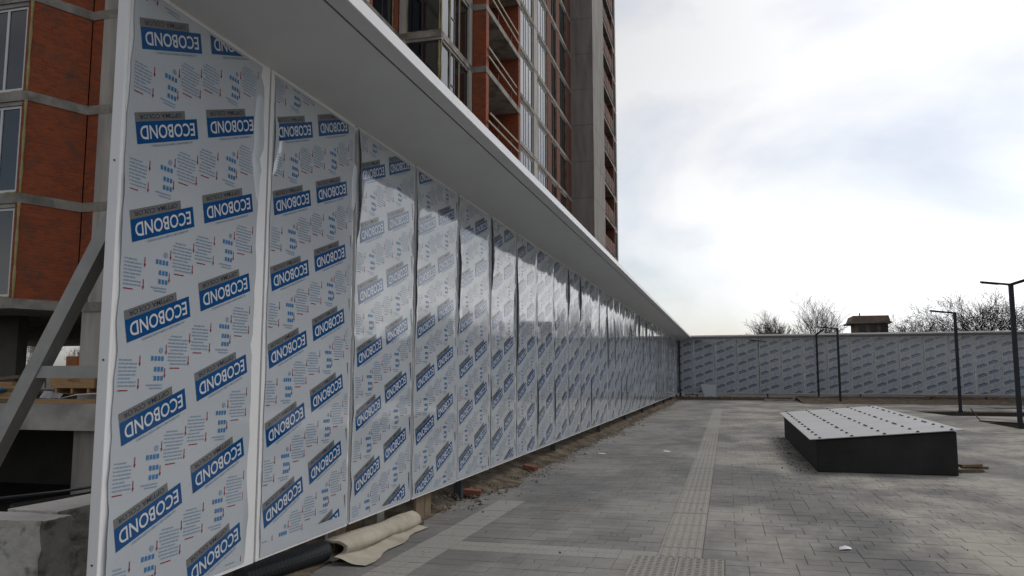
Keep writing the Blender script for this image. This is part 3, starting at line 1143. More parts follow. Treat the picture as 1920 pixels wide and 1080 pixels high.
for k in range(NF):
    z0, z1 = LV[k], LV[k + 1] - BAND
    # left end: window front, splayed brick side, concrete column
    facade('y', 19.2, z0, z1, [(-20.78, -20.6, 'brick'), (-22.5, -20.78, 'w', (0.52,)), (-25.6, -22.5, 'brick'), (-27.6, -25.6, 'w', (0.5,)), (-33.0, -27.6, 'brick'), (-36.0, -33.0, 'w', (0.33, 0.66)), (-46, -36.0, 'brick')])
    mb = MB()
    a, b = Vector((-20.6, 19.2, 0)), Vector((-19.9, 20.9, 0))
    d = (b - a).normalized()
    nn = Vector((d.y, -d.x, 0))
    p = [a - nn * 0.03, b - nn * 0.03, b - nn * 0.25, a - nn * 0.25]
    mb.prism([(q.x, q.y) for q in p], z0, z1)
    mb.build('brick_panel', M['brick'], tower, fix=True)
    mb = MB()
    for q, w_ in ((a + d * 0.0 + nn * 0.0, 0.03),):
        mb.tube([(q.x, q.y, z0 + (z1 - z0) * i / 8) for i in range(9)], [0.025 + 0.012 * ((i * 7) % 3) for i in range(9)], 5)
    mb.build('foam_seam', M['foam'], tower)
    facade('y', 20.9, z0, z1, [(-19.9, -19.47, 'brick'), (-19.47, -17.3, 'conc'), (-17.3, -16.4, 'brick'), (-16.4, -14.4, 'w', (0.5,)), (-14.4, -13.72, 'brick')])
    facade('x', -13.72, z0, z1, [(20.9, 22.2, 'brick'), (22.2, 24.4, 'd', (0.5,)), (24.4, 24.9, 'brick'), (24.9, 26.7, 'd', (0.5,)), (26.7, 27.05, 'brick'), (27.05, 28.8, 'conc'), (28.8, 29.15, 'brick'), (29.15, 31.4, 'd', (0.5,)), (31.4, 31.86, 'brick')])
    facade('y', 31.86, z0, z1, [(-13.72, -13.42, 'conc'), (-13.42, -11.72, 'd', (0.45,))])
    facade('x', -11.71, z0, z1, [(31.9, 33.3, 'd', (0.97,)), (33.3, 34.6, 'd', (0.5,), (0.0, 0.5, 0.45)), (34.6, 35.9, 'd', (0.96,)), (35.9, 36.37, 'conc')])
    facade('y', 36.37, z0, z1, [(-11.7, -11.02, 'brick')])
    # open balcony bay
    infill('x', -13.6, 36.6, 43.2, z0, z1, M['brick2'], 'brick_panel')
    infill('x', -11.0, 36.61, 36.9, z0, z1, M['brick'], 'brick_panel', th=2.3)
    infill('x', -11.0, 42.85, 43.2, z0, z1, M['brick'], 'brick_panel', th=2.3)
    rl = MB()
    for zz, da, db in ((0.55, 0, 0), (1.05, 0, 0)):
        r_ = random.Random(k * 7 + int(zz * 10))
        rl.bar((-10.95, 36.9 - r_.uniform(0, 0.5), z0 + zz + r_.uniform(-0.1, 0.1)), (-10.95, 42.7 - r_.uniform(0, 0.8), z0 + zz + r_.uniform(-0.12, 0.1)), 0.05, 0.10)
    rail = rl.build('guard_rail', M['rail_wood'], tower)
    for yy in (38.6, 41.2):
        mb = MB()
        mb.bar((-11.03, yy, z0), (-11.03, yy, z0 + 1.2), 0.05)
        mb.build('rail_post', M['rail_red'], tower)
    facade('x', -12.45, z0, z1, [(43.2, 48.3, 'brick2'), (48.3, 49.0, 'brick2'), (49.0, 52.8, 'w', (0.34, 0.48, 0.70)), (52.8, 53.8, 'conc'), (53.8, 57.2, 'w', (0.22, 0.48, 0.72)), (57.2, 58.7, 'brick2'), (58.7, 60.6, 'd', (0.5,)), (60.6, 62.0, 'brick2'), (62.0, 64.7, 'd', (0.35, 0.68)), (64.7, 66.85, 'brick2')])
    # concrete shear wall cast in storey-high lifts
    mb = MB()
    mb.box(-12.7, -10.51, 66.8, 73.3, LV[k] + 0.012, LV[k + 1] - 0.012)
    mb.build('concrete_lift', M['concrete_shaded'], tower)
    # far balconies
    mb = MB()
    mb.box(-10.78, -10.56, 73.32, 80.3, z0 + 0.002, z0 + 1.25)
    par = mb.build('parapet', M['brick2'], tower)
    for j in range(6):
        mb = MB()
        yy = 73.6 + j * 1.2
        mb.box(-10.555, -10.52, yy, yy + 0.16, z0 + 0.02, z0 + 1.24)
        mb.build('pilaster', M['concrete'], par)
    infill('x', -12.6, 73.3, 80.3, z0, z1, M['brick2'], 'brick_panel')
    infill('x', -10.56, 80.3, 80.7, z0, z1, M['brick2'], 'brick_panel', th=2.0)
    facade('x', -10.56, z0, z1, [(80.75, 82.4, 'd', (0.5,)), (82.4, 83.0, 'conc')])
    # rear faces
    mb = MB()
    mb.box(-27.9, -10.7, 82.7, 82.95, z0, z1)
    mb.build('rear_wall', M['brick2'], tower)
    mb = MB()
    mb.box(-45.9, -28.0, 44.7, 44.95, z0, z1)
    mb.build('rear_wall', M['brick2'], tower)
    mb = MB()
    mb.box(-27.95, -27.7, 45.0, 82.7, z0, z1)
    mb.build('rear_wall', M['brick2'], tower)
# open ground storey: deck slab, columns above and below it
mb = MB()
mb.prism([(-46, 19.5), (-13.7, 19.5), (-13.7, 31.5), (-11.6, 31.5), (-11.6, 83), (-28, 83), (-28, 45), (-46, 45)], 0.05, 0.82)
mb.build('deck_slab', M['concrete'], tower)
for (x0, x1, y0, y1) in [(-19.7, -18.85, 20.95, 21.6), (-14.6, -13.9, 21.0, 21.7), (-14.6, -13.9, 31.0, 31.7), (-12.4, -11.8, 36.4, 43.1), (-12.7, -12.4, 50, 52), (-12.7, -12.4, 60, 62), (-12.7, -10.51, 66.8, 73.3), (-12.0, -11.6, 80, 83), (-27.6, -27, 44, 44.7), (-36, -35.2, 43.8, 44.6), (-20.2, -19.5, 44, 44.7), (-20, -19.4, 60, 60.6)]:
    mb = MB()
    mb.box(x0, x1, y0, y1, 0.82, LV[0] - BAND)
    mb.build('column', M['concrete_lit'], tower)
for (x0, x1, y0, y1) in [(-36, -22.85, 21.6, 22.0)]:
    mb = MB()
    mb.box(x0, x1, y0, y1, 0.82, LV[0] - BAND)
    mb.build('core_wall', M['interior'], tower)
for (x0, x1, y0, y1) in [(-18.75, -17.6, 19.9, 20.8), (-26, -25, 20, 21), (-14.6, -13.8, 20, 21), (-33, -32, 20, 21), (-13.4, -12.4, 40, 41), (-12.7, -11.0, 66.8, 73.3)]:
    mb = MB()
    mb.box(x0, x1, y0, y1, PZ, 0.05)
    mb.build('column', M['concrete_shaded'], tower)
for (x0, x1, y0, y1) in [(-46, -13.8, 27.0, 27.4), (-13.8, -12.0, 32, 83)]:
    mb = MB()
    mb.box(x0, x1, y0, y1, PZ, 0.05)
    mb.build('basement_wall', M['interior'], tower)
T0 = Vector((-14.0, 30.0, 0.0))
tower.location = T0
for o in tower.children:
    o.location = o.location - T0

# ================================================================== THINGS BEHIND THE FREE END OF THE WALL
def rough_block(name, x0, x1, y0, y1, z0, z1, label, seed, cat='concrete block'):
    """cast block with chipped, uneven edges"""
    r_ = random.Random(seed)
    bm = bmesh.new()
    bmesh.ops.create_cube(bm, size=1.0)
    for v in bm.verts:
        v.co = Vector(((v.co.x) * (x1 - x0), v.co.y * (y1 - y0), (v.co.z + 0.5) * (z1 - z0)))
    bmesh.ops.subdivide_edges(bm, edges=bm.edges[:], cuts=9, use_grid_fill=True)
    hx, hy = (x1 - x0) / 2, (y1 - y0) / 2
    for v in bm.verts:
        e = (abs(abs(v.co.x) - hx) < 1e-4) + (abs(abs(v.co.y) - hy) < 1e-4) + (v.co.z > (z1 - z0) - 1e-4)
        k = 0.0015 if e == 1 else 0.008
        v.co += Vector((r_.uniform(-k, k), r_.uniform(-k, k), r_.uniform(-k, 0.3 * k)))
    me = bpy.data.meshes.new(name)
    bm.normal_update()
    bm.to_mesh(me)
    for p in me.polygons:
        p.material_index = 1 if p.normal.z > 0.8 else 0
    bm.free()
    me.materials.append(M['block'])
    me.materials.append(M['block_top'])
    o = put(name, me, None, ((x0 + x1) / 2, (y0 + y1) / 2, z0))
    return tag(o, label, cat)

rough_block('concrete_block', -6.9, -4.76, 4.80, 5.08, -0.05, 0.60, 'pitted concrete block standing in front of the longer pale-topped block', 1)
rough_block('concrete_block', -5.44, -4.98, 5.16, 9.3, -0.05, 0.60, 'long concrete block with pale dusty top beside the free end of the printed wall', 2)
mb = MB()
p0, p1 = on_z(-120, 948, 0.66), on_z(300, 893, 0.66)
mb.tube([p0, p0.lerp(p1, .5) + Vector((0, 0, -.02)), p1], [0.013] * 3, 8)
tag(mb.build('steel_pipe', M['mesh'], smooth=True), 'thin dark pipe raised behind the pale-topped concrete block', 'pipe')
mb = MB()
p0, p1 = on_z(22, 950, 0.52), on_z(300, 905, 0.52)
mb.bar(p0, p1, 0.05, 0.02)
mb.bar(p0 + Vector((0, 0, 0.016)), p1 + Vector((0, 0, 0.016)), 0.012, 0.012)
tag(mb.build('steel_channel', M['mesh']), 'dark steel channel lying just below the thin raised pipe', 'steel bar')
mb = MB()
mb.bar((-4.9, 5.6, 0.14), (-4.35, 7.6, 0.16), 0.09, 0.05)
tag(mb.build('timber_offcut', M['wood_old']), 'weathered board lying between the long concrete block and the printed wall', 'board')

# deck: crate, boards, foil
cr = thing('wooden_crate', 'pale wooden crate with red lettering on the concrete deck under the tower', 'crate', (-18.7, 19.95, 0.82))
mb = MB()
mb.box(-0.86, 0.72, -0.22, 0.55, 0.45, 0.82)
mb.build('case', M['wood'], cr, bevel=0.008)
mb = MB()
mb.box(0.725, 1.3, -0.15, 0.5, 0.43, 0.84)
mb.build('end_case', M['wood_old'], cr, bevel=0.008)
for x in (-0.65, -0.08, 0.5):
    mb = MB()
    mb.box(x - 0.035, x + 0.035, -0.2, 0.5, 0.30, 0.448)
    mb.build('foot', M['wood'], cr)
tv, tf = text_mesh('ARECU', 0.44, 0.10, 0.01, 2)
mb = MB()
mb.v = [(x, -0.223, z + 0.68) for x, z in tv]
mb.f = [tuple(f) for f in tf]
mb.m = [0] * len(tf)
mb.build('lettering', M['ink_red'], cr)
mb = MB()
mb.box(-0.9, 1.3, -0.1, 0.45, 0.27, 0.299)
mb.build('skid_board', M['wood_old'], cr)
for x in (-0.8, 1.0):
    mb = MB()
    mb.box(x, x + 0.12, -0.08, 0.43, 0.0, 0.268)
    mb.build('bearer', M['wood_old'], cr)
mb = MB()
mb.box(-20.05, -17.75, 19.55, 19.68, 0.821, 0.955)
tag(mb.build('timber_board', M['wood'], bevel=0.006), 'pale edge board lying along the front of the concrete deck', 'board')
mb = MB()
for j in range(2):
    x = -19.75 + j * 0.36
    mb.quad([(x, 19.56, 0.98), (x + 0.34, 19.56, 0.975), (x + 0.30, 19.75, 1.17 - 0.05 * j), (x - 0.03, 19.75, 1.19 - 0.05 * j)])
    mb.quad([(x + 0.34, 19.56, 0.975), (x + 0.36, 19.56, 0.96), (x + 0.33, 19.75, 1.12), (x + 0.30, 19.75, 1.17 - 0.05 * j)])
mb.quad([(-19.85, 19.6, 0.957), (-18.9, 19.6, 0.957), (-18.9, 19.9, 0.957), (-19.85, 19.9, 0.957)])
tag(mb.build('foil_sheet', M['silver']), 'crumpled silver foil sheet on the deck in front of the wooden crate', 'foil')
mb = MB()
mb.tube([(-19.0, 19.6, 0.975), (-18.5, 19.62, 1.08), (-17.6, 19.64, 1.13)], [0.022, 0.022, 0.022], 8)
tag(mb.build('metal_tube', M['silver'], smooth=True), 'thin bright metal tube propped under the wooden crate', 'tube')
r_ = random.Random(9)
for k in range(7):
    mb = MB()
    x0 = -22.4 + r_.uniform(0, 0.4)
    zz = 0.88 + 0.105 * k
    yy = 19.7 + 0.06 * k
    a_ = r_.uniform(-0.15, 0.05)
    mb.bar((x0, yy, zz), (x0 + 1.9 - 0.12 * k, yy + a_, zz + (0.10 if k == 6 else 0.0)), 0.18, 0.095)
    o = mb.build('timber_plank', M['wood'] if k % 3 else M['wood_old'])
    tag(o, ('lowest', 'second lowest', 'third lowest', 'middle', 'third highest', 'second highest', 'topmost')[k] + ' rough plank of the timber pile on the concrete deck', 'plank', 'planks piled on the deck')
mb = MB()
for k in range(9):
    hull_lump(mb, (-22.0 + 0.10 * k, 19.62, 1.16 + 0.03 * (k % 3)), 0.11, r_)
tag(mb.build('blue_sheeting', M['blue_sheet']), 'scrunched blue plastic sheeting by the timber pile on the deck', 'sheeting')

# orange digger far beyond the open ground storey
dg = thing('digger', 'orange tracked digger seen through the open ground storey of the tower', 'digger', (-47.0, 52.0, -0.06))
def part(name, boxes, m_, parent):
    mb = MB()
    for b in boxes:
        if len(b) == 6:
            mb.box(*b)
        else:
            mb.bar(*b)
    return mb.build(name, m_, parent, bevel=0.03)
part('track', [(-2.0, 2.0, -1.4, -0.8, 0, 0.9)], M['mesh'], dg)
part('track', [(-2.0, 2.0, 0.8, 1.4, 0, 0.9)], M['mesh'], dg)
part('body', [(-1.9, 1.5, -1.4, 1.4, 1.0, 2.4), (-1.9, -0.8, -1.3, 1.3, 2.4, 3.2)], M['orange'], dg)
cabin = part('cab', [(0.0, 1.6, -1.4, -0.2, 2.4, 4.3)], M['orange'], dg)
part('cab_window', [(0.2, 1.4, -1.42, -1.405, 3.0, 4.1)], M['glass'], cabin)
part('boom', [((0.8, 0.3, 2.2), (3.0, 0.3, 5.6), 0.5, 0.7), ((3.0, 0.3, 5.6), (5.0, 0.3, 4.4), 0.4, 0.5)], M['orange'], dg)
part('bucket', [(4.6, 5.6, -0.3, 0.9, 3.3, 4.4)], M['mesh'], dg)

# ================================================================== AT THE FOOT OF THE PRINTED WALL
r_ = random.Random(4)
rl = thing('geotextile_roll', 'cream geotextile roll lying under the lower edge of the printed wall', 'roll', (-3.42, 6.65, 0))
mb = MB()
NR, NS = 16, 18
for i in range(NR):
    t = i / (NR - 1)
    rad = 0.115 + 0.012 * math.sin(t * 9) + r_.uniform(-0.004, 0.004) - 0.025 * t
    for j in range(NS):
        a = 2 * math.pi * j / NS
        k = 1 + 0.10 * math.sin(3 * a + t * 4) + 0.04 * math.sin(7 * a + t * 11)
        x = math.cos(a) * rad * k * 1.15 + 0.05 * math.sin(t * 2.2)
        z = max(0.0, 0.095 - 0.02 * t + math.sin(a) * rad * k * 0.85)
        mb.v.append((x, t * 1.75 + 0.03 * math.cos(2 * a), z + 0.003))
for i in range(NR - 1):
    for j in range(NS):
        a, b = i * NS + j, i * NS + (j + 1) % NS
        mb.f.append((a, a + NS, b + NS, b))
        mb.m.append(0)
# inner wrap visible at the open near end
i0 = len(mb.v)
for i, sc in enumerate((1.0, 0.72, 0.66)):
    for j in range(NS):
        x, y_, z = mb.v[j]
        mb.v.append((x * sc, y_ + (0, 0.0, 0.3)[i], 0.098 + (z - 0.098) * sc))
for i in range(2):
    for j in range(NS):
        a, b = i0 + i * NS + j, i0 + i * NS + (j + 1) % NS
        mb.f.append((a, a + NS, b + NS, b))
        mb.m.append(0)
mb.f.append(tuple(i0 + 2 * NS + j for j in range(NS)))
mb.m.append(1)  # near-black disc closes the bore, shade of the hollow put into colour
mb.build('rolled_cloth', [M['cloth'], M['backing']], rl, smooth=True)
mb = MB()
nx, ny = 8, 12
for i in range(ny):
    for j in range(nx):
        t, s2 = i / (ny - 1), j / (nx - 1)
        x = 0.08 + s2 * (0.30 - 0.14 * t + 0.03 * math.sin(i * 1.3))
        z = 0.055 * (1 - s2) ** 2 * (1 - 0.3 * t) + 0.012 + 0.012 * math.sin(i * 0.9 + j) * (1 - s2)
        mb.v.append((x, -0.12 + t * 1.8, z))
for i in range(ny - 1):
    for j in range(nx - 1):
        a = i * nx + j
        mb.f.append((a, a + 1, a + nx + 1, a + nx))
        mb.m.append(0)
mb.build('loose_edge', M['cloth'], rl, smooth=True)

mb = MB()
pts, rad = [], []
for i in range(50):
    pts.append((-3.62 + 0.003 * i, 5.55 + 0.021 * i, 0.10))
    rad.append(0.09 if i % 2 else 0.078)
mb.tube(pts, rad, 20)
tag(mb.build('drain_pipe', M['mesh']), 'black ribbed drain pipe lying under the printed wall next to the geotextile roll', 'pipe')

bd = random.Random(12)
for k in range(7):
    y0 = 6.75 + k * 0.36 + bd.uniform(-0.05, 0.05)
    mb = MB()
    h = bd.uniform(0.24, 0.36)
    w = bd.uniform(0.12, 0.27)
    mb.box(-3.60, -3.57, y0, y0 + w, 0.0, h)
    o = mb.build('stake_board', M['wood_old'] if k % 3 != 1 else M['block'], bevel=0.004)
    o.rotation_euler = (0, 0, bd.uniform(-0.02, 0.02))
    tag(o, ('first', 'second', 'third', 'fourth', 'fifth', 'sixth', 'seventh')[k] + ' short upright board under the printed wall counted from the ribbed drain pipe', 'board', 'upright boards behind the roll')
M['brick_solid'] = mat('brick_solid', (0.24, 0.085, 0.05), (0.17, 0.06, 0.035), rough=0.95, scale=8, bump=0.006, bscale=30)
for x, y_, a_, lab in ((-3.38, 10.55, 0.3, 'reddish clay brick lying on the soil under the printed wall nearer the geotextile roll'), (-3.30, 13.6, -0.4, 'reddish clay brick on the soil under the printed wall farther from the geotextile roll')):
    mb = MB()
    mb.box(-0.125, 0.125, -0.06, 0.06, 0, 0.075)
    o = mb.build('clay_brick', M['brick_solid'], bevel=0.006)
    o.location = (x, y_, 0.03)
    o.rotation_euler = (0.06, 0.1, a_)
    tag(o, lab, 'brick')

# ================================================================== PLINTH BOX WITH BOLTED METAL LID
bx0, bx1, by0, by1 = BOX
hgt = lambda x, y_: 0.53 + 0.185 * (x - bx0) / (bx1 - bx0) + 0.10 * (y_ - by0) / (by1 - by0)
pl = thing('equipment_plinth', 'black plinth box with sloping bolted metal lid on the paved yard', 'plinth', (bx0, by0, 0))
mb = MB()
lx, ly = bx1 - bx0, by1 - by0
H_ = lambda x, y_: hgt(x + bx0, y_ + by0)
mb.v = [(0, 0, 0), (lx, 0, 0), (lx, ly, 0), (0, ly, 0), (0, 0, H_(0, 0)), (lx, 0, H_(lx, 0)), (lx, ly, H_(lx, ly)), (0, ly, H_(0, ly))]
mb.f = [(3, 2, 1, 0), (4, 5, 6, 7), (0, 1, 5, 4), (1, 2, 6, 5), (2, 3, 7, 6), (3, 0, 4, 7)]
mb.m = [0] * 6
mb.build('box', M['dark_box'], pl, bevel=0.015)
NPL = 4
bolt = MB()
bolt.tube([(0, 0, 0), (0, 0, 0.008)], [0.034, 0.031], 6)
bolt.tube([(0, 0, 0.008), (0, 0, 0.022)], [0.020, 0.018], 6)
bolt_me = bolt.mesh('bolt', M['bolt'])
ov0, ov1 = -0.11, lx + 0.10
for k in range(NPL):
    a, b = -0.06 + (ly + 0.12) * k / NPL + 0.003, -0.06 + (ly + 0.12) * (k + 1) / NPL - 0.003
    mb = MB()
    z = lambda x, y_: H_(x, y_) + 0.02
    mb.v = [(ov0, a, z(ov0, a)), (ov1, a, z(ov1, a)), (ov1, b, z(ov1, b)), (ov0, b, z(ov0, b))]
    mb.v += [(x, y_, zz + 0.012) for x, y_, zz in mb.v]
    mb.f = [(3, 2, 1, 0), (4, 5, 6, 7), (0, 1, 5, 4), (1, 2, 6, 5), (2, 3, 7, 6), (3, 0, 4, 7)]
    mb.m = [0] * 6
    plate = mb.build('lid_plate', M['lid'], pl)
    for i in range(5):
        x = 0.06 + (lx - 0.12) * i / 4
        ys_ = [a + 0.10 + (b - a - 0.20) * j / 3 for j in range(4)]
        for y_ in ys_:
            o = put('bolt', bolt_me, plate, (x, y_, z(x, y_) + 0.012))
for k, (p, a_) in enumerate((((3.78, 15.35, 0.0), 0.2), ((3.86, 15.55, 0.045), -0.1), ((3.82, 15.3, 0.09), 0.5))):
    mb = MB()
    mb.box(0, 0.42, 0, 0.10, 0.002, 0.045)
    o = mb.build('timber_piece', M['wood_old'], bevel=0.004)
    o.location = p
    o.rotation_euler = (0, 0, a_)
    tag(o, ('short timber piece lying on the paving against the black plinth box', 'short timber piece in the middle of the little stack by the plinth', 'short timber piece lying askew on top of the little stack by the plinth')[k], 'timber')

# ================================================================== LAMP POSTS
def lamp(loc, h, arms, label, w=0.125):
    t = thing('lamp_post', label, 'lamp', loc, 'dark lamp posts around the yard')
    mb = MB()
    mb.box(-w / 2, w / 2, -w / 2, w / 2, 0.015, h)
    mb.build('pole', M['lamp'], t, bevel=0.006)
    mb = MB()
    mb.box(-0.17, 0.17, -0.17, 0.17, 0.0, 0.014)
    for sx in (-1, 1):
        for sy in (-1, 1):
            mb.tube([(sx * 0.13, sy * 0.13, 0.014), (sx * 0.13, sy * 0.13, 0.05)], [0.015, 0.015], 6)
    mb.box(-w / 2 - 0.02, w / 2 + 0.02, -w / 2 - 0.02, w / 2 + 0.02, 0.0145, 0.10)
    mb.build('base_plate', M['lamp'], t)
    for (dx, dy, rise, L) in arms:
        d = Vector((dx, dy, 0)).normalized()
        mb = MB()
        e = Vector((0, 0, h - 0.04))
        mb.bar(e - d * 0.03, e + d * L + Vector((0, 0, rise)), 0.11, 0.07)
        a_ = mb.build('arm', M['lamp'], t)
        mb = MB()
        c0 = e + d * (L * 0.45) + Vector((0, 0, rise * 0.45 - 0.041))
        mb.bar(c0, e + d * (L * 0.97) + Vector((0, 0, rise * 0.97 - 0.041)), 0.085, 0.012)
        mb.build('light_strip', M['frame_white'], a_)
    return t
lamp((8.87, 28.67, -0.05), 4.62, [(-0.57, 0.82, 0.2, 1.05), (0.57, -0.82, 0.2, 1.1)], 'dark square lamp post with two arms in the planting bed by the bent rod')
lamp((10.45, 41.6, -0.05), 4.66, [(-1, -0.15, 0.12, 1.1)], 'dark lamp post with one arm beside the longer dark planting bed')
lamp((6.66, 52.6, 0.0), 4.55, [(-1, -0.2, 0.13, 1.25)], 'dark lamp post with one arm at the paving edge of the brown soil bed')
lamp((5.95, 57.6, 0.1), 4.35, [(0.45, -0.9, 0.30, 0.9)], 'thin dark lamp post with short upturned arm standing right before the cross wall')

# ================================================================== SMALL THINGS IN THE YARD
mb = MB()
p = on_z(1838, 790)
q = on_y(1820, 766, p.y)
mb.tube([q, p + Vector((0, 0, 0.02)), p + Vector((1.2, -2.4, 0.015))], [0.022, 0.022, 0.022], 8)
tag(mb.build('bent_rod', M['lamp'], smooth=True), 'thin dark bent rod sticking up at the corner of a planting bed', 'rod')
mb = MB()
mb.bar((12.0, 55.4, 0.36), (15.9, 55.1, 0.36), 0.5, 0.05)
mb.bar((12.3, 55.4, 0.27), (12.5, 55.4, 0.27), 0.4, 0.12)
mb.bar((15.3, 55.1, 0.27), (15.5, 55.1, 0.27), 0.4, 0.12)
tag(mb.build('timber_plank', M['wood_old']), 'long weathered plank raised on blocks over the brown soil bed', 'plank')
# open service pit near the corner
sp = thing('service_pit', 'open dark service pit with concrete rim set in the paving by the cross wall', 'pit', (3.3, 56.2, 0))
mb = MB()
for b in ((-0.9, 0.9, -0.9, -0.78), (-0.9, 0.9, 0.78, 0.9), (-0.9, -0.78, -0.78, 0.78), (0.78, 0.9, -0.78, 0.78)):
    mb.box(*b, 0.002, 0.10)
mb.build('rim', M['concrete'], sp)
mb = MB()
sheet(mb, -0.78, 0.78, -0.78, 0.78, 0.006)  # near-black sheet at paving level; the hole's darkness is in its colour
mb.build('pit_dark_sheet', M['soil_dark'], sp)
mb = MB()
r_ = random.Random(6)
for k in range(14):
    hull_lump(mb, (2.75 + r_.uniform(0, 0.8), 55.55 + r_.uniform(0, 0.25), 0.05), 0.07, r_)
tag(mb.build('green_scrap', M['green']), 'bright green scraps lying in the open service pit', 'scrap')
for k in range(3):
    mb = MB()
    mb.bar((4.25 + 0.5 * k, 56.6, 0.03), (4.5 + 0.5 * k, 54.6, 0.05), 0.05, 0.04)
    tag(mb.build('stake', M['rail_wood']), ('pale thin stake lying closest to the rim of the service pit', 'pale thin stake lying second from the service pit rim', 'pale thin stake lying third from the service pit rim')[k], 'stake', 'stakes by the pit')
# debris in the wall corner
pt = thing('panel_offcut', 'pale printed panel offcut leaning in the corner where the two walls meet', 'panel', (-1.5, 59.3, 0.15))
mb = MB()
mb.quad([(-0.1, 0, 0), (0.75, 0, 0.0), (0.75, 0.25, 0.85), (-0.3, 0.25, 0.9)])
mb.quad([(-0.3, 0.27, 0.9), (0.75, 0.27, 0.85), (0.75, 0.02, 0.0), (-0.1, 0.02, 0)])
mb.build('sheet', M['film'], pt)
mb = MB()
r_ = random.Random(8)
for k in range(60):
    hull_lump(mb, (-2.9 + r_.uniform(0, 3.3), 58.6 + r_.uniform(-0.3, 0.3), 0.08), r_.uniform(0.08, 0.22), r_)
tag(mb.build('rubble_heap', M['rubble']), 'low heap of brown rubble along the foot of the wall corner', 'rubble', kind='stuff')
mb = MB()
for k in range(16):
    hull_lump(mb, (-2.8 + r_.uniform(0, 1.2), 59.2 + r_.uniform(-0.2, 0.2), 0.35), r_.uniform(0.08, 0.25), r_)
tag(mb.build('plastic_bag', M['lid']), 'crumpled whitish plastic sheeting on the rubble in the wall corner', 'plastic')
mb = MB()
mb.bar((1.6, 58.9, 4.18), (2.75, 58.8, 4.02), 0.25, 0.05)
tag(mb.build('hanging_strip', M['lamp']), 'dark strip hanging loose under the canopy of the cross wall', 'strip')
for k, (px, py, lab) in enumerate(((1585, 1030, 'crumpled white paper scrap on the paving between guide strip and plinth'), (1252, 847, 'small bluish paper scrap lying beside the ribbed guide strip'), (1127, 851, 'small bluish paper scrap lying between guide strip and printed wall'))):
    p = on_z(px, py)
    mb = MB()
    s2 = 0.06 if k == 0 else 0.09
    mb.quad([(-s2, -s2, 0.004), (s2 * 0.2, -s2 * 0.9, 0.012), (0.1 * s2, s2, 0.022), (-s2 * 0.8, s2 * 0.8, 0.006)])
    mb.quad([(s2 * 0.2, -s2 * 0.9, 0.012), (s2, -s2 * 0.2, 0.004), (s2 * 0.9, s2 * 0.8, 0.010), (0.1 * s2, s2, 0.022)])
    o = mb.build('paper_scrap', M['paper'])
    o.location = (p.x, p.y, 0.003)
    o.rotation_euler.z = k * 1.1
    tag(o, lab, 'paper')

# ================================================================== BEYOND THE CROSS WALL
# second tower of the estate: it stands right of the picture and shows as the dark mirror image in the first film panels
nb = thing('neighbour_tower', 'second brick tower of the estate mirrored in the glossy film of the wall', 'building', (38.5, 72.0, -0.06))
mb = MB()
mb.box(0.3, 44, 0.3, 22, 0, 47)
mb.build('wall', M['brick2'], nb)
nw, npn = win_meshes(2.4, 2.1, (0.5,), None, 'd')
for k in range(15):
    mb = MB()
    mb.box(0, 44.3, 0, 22.3, 3.12 * k + 0.05, 3.12 * k + 0.33)
    mb.build('floor_band', M['concrete'], nb)
    for j in range(11):
        o = put('window', nw, nb, (1.2 + 4.0 * j, 0.22, 3.12 * k + 0.75))
        put('pane', npn, o)
    for j in range(5):
        o = put('window', nw, nb, (0.22, 3.6 + 4.2 * j, 3.12 * k + 0.75), None, -math.pi / 2)
        put('pane', npn, o)
mb = MB()
mb.box(-0.2, 44.5, -0.2, 22.5, 47.0, 47.8)
mb.build('parapet', M['concrete'], nb)
def tree_meshes(seed, height, spread, trunk_r, lean):
    r_ = random.Random(seed)
    tr, crn = MB(), MB()
    KIDS = (6, 5, 4, 3, 3)
    def grow(p, d, L, rad, depth):
        n_ = 5 if depth < 2 else 3
        pts, rr = [p], [rad]
        q, dd = p.copy(), d.copy()
        dirs = [dd.copy()]
        for i in range(n_):
            dd = (dd + Vector((r_.uniform(-1, 1), r_.uniform(-1, 1), r_.uniform(-0.5, 0.9))) * (0.10 + 0.025 * depth) * lean).normalized()
            q = q + dd * (L / n_)
            pts.append(q.copy())
            dirs.append(dd.copy())
            rr.append(max(rad * (1 - 0.55 * (i + 1) / n_), 0.009))
        (tr if depth == 0 else crn).tube(pts, rr, 6 if depth < 2 else 3, cap=False)
        if depth >= 5:
            return
        for j in range(KIDS[depth]):
            t = (j + r_.random()) / KIDS[depth]
            t = 0.30 + 0.70 * t if depth else 0.55 + 0.45 * t
            i = min(n_ - 1, int(t * n_))
            base = pts[i].lerp(pts[i + 1], t * n_ - i)
            az = r_.uniform(0, 6.283)
            tilt = r_.uniform(0.35, 0.75) * spread
            side = Vector((math.cos(az), math.sin(az), 0))
            d0 = dirs[i]
            nd = (d0 * math.cos(tilt) + (side - d0 * side.dot(d0)).normalized() * math.sin(tilt)).normalized()
            grow(base, nd, L * r_.uniform(0.55, 0.80) * (1.15 if depth == 0 else 1.0), max(rad * (1 - 0.4 * t) * r_.uniform(0.48, 0.66), 0.010), depth + 1)
    grow(Vector((0, 0, -0.2)), Vector((0, 0, 1)), height * 0.42, trunk_r, 0)
    zmax = max(v[2] for v in crn.v)
    k = height / zmax
    for m_ in (tr, crn):
        m_.v = [(x * k, y_ * k, z * k) for x, y_, z in m_.v]
    return tr, crn
TV = []
for seed, h, spr, rad, bark in ((31, 10.0, 0.75, 0.19, 'bark_pale'), (47, 9.0, 1.3, 0.26, 'bark'), (58, 10.0, 1.05, 0.22, 'bark'), (64, 8.0, 0.7, 0.13, 'bark_pale')):
    a, b = tree_meshes(seed, h, spr, rad, 1.0 if bark == 'bark_pale' else 1.5)
    TV.append((a.mesh('trunk', M[bark]), b.mesh('crown', M[bark]), h))
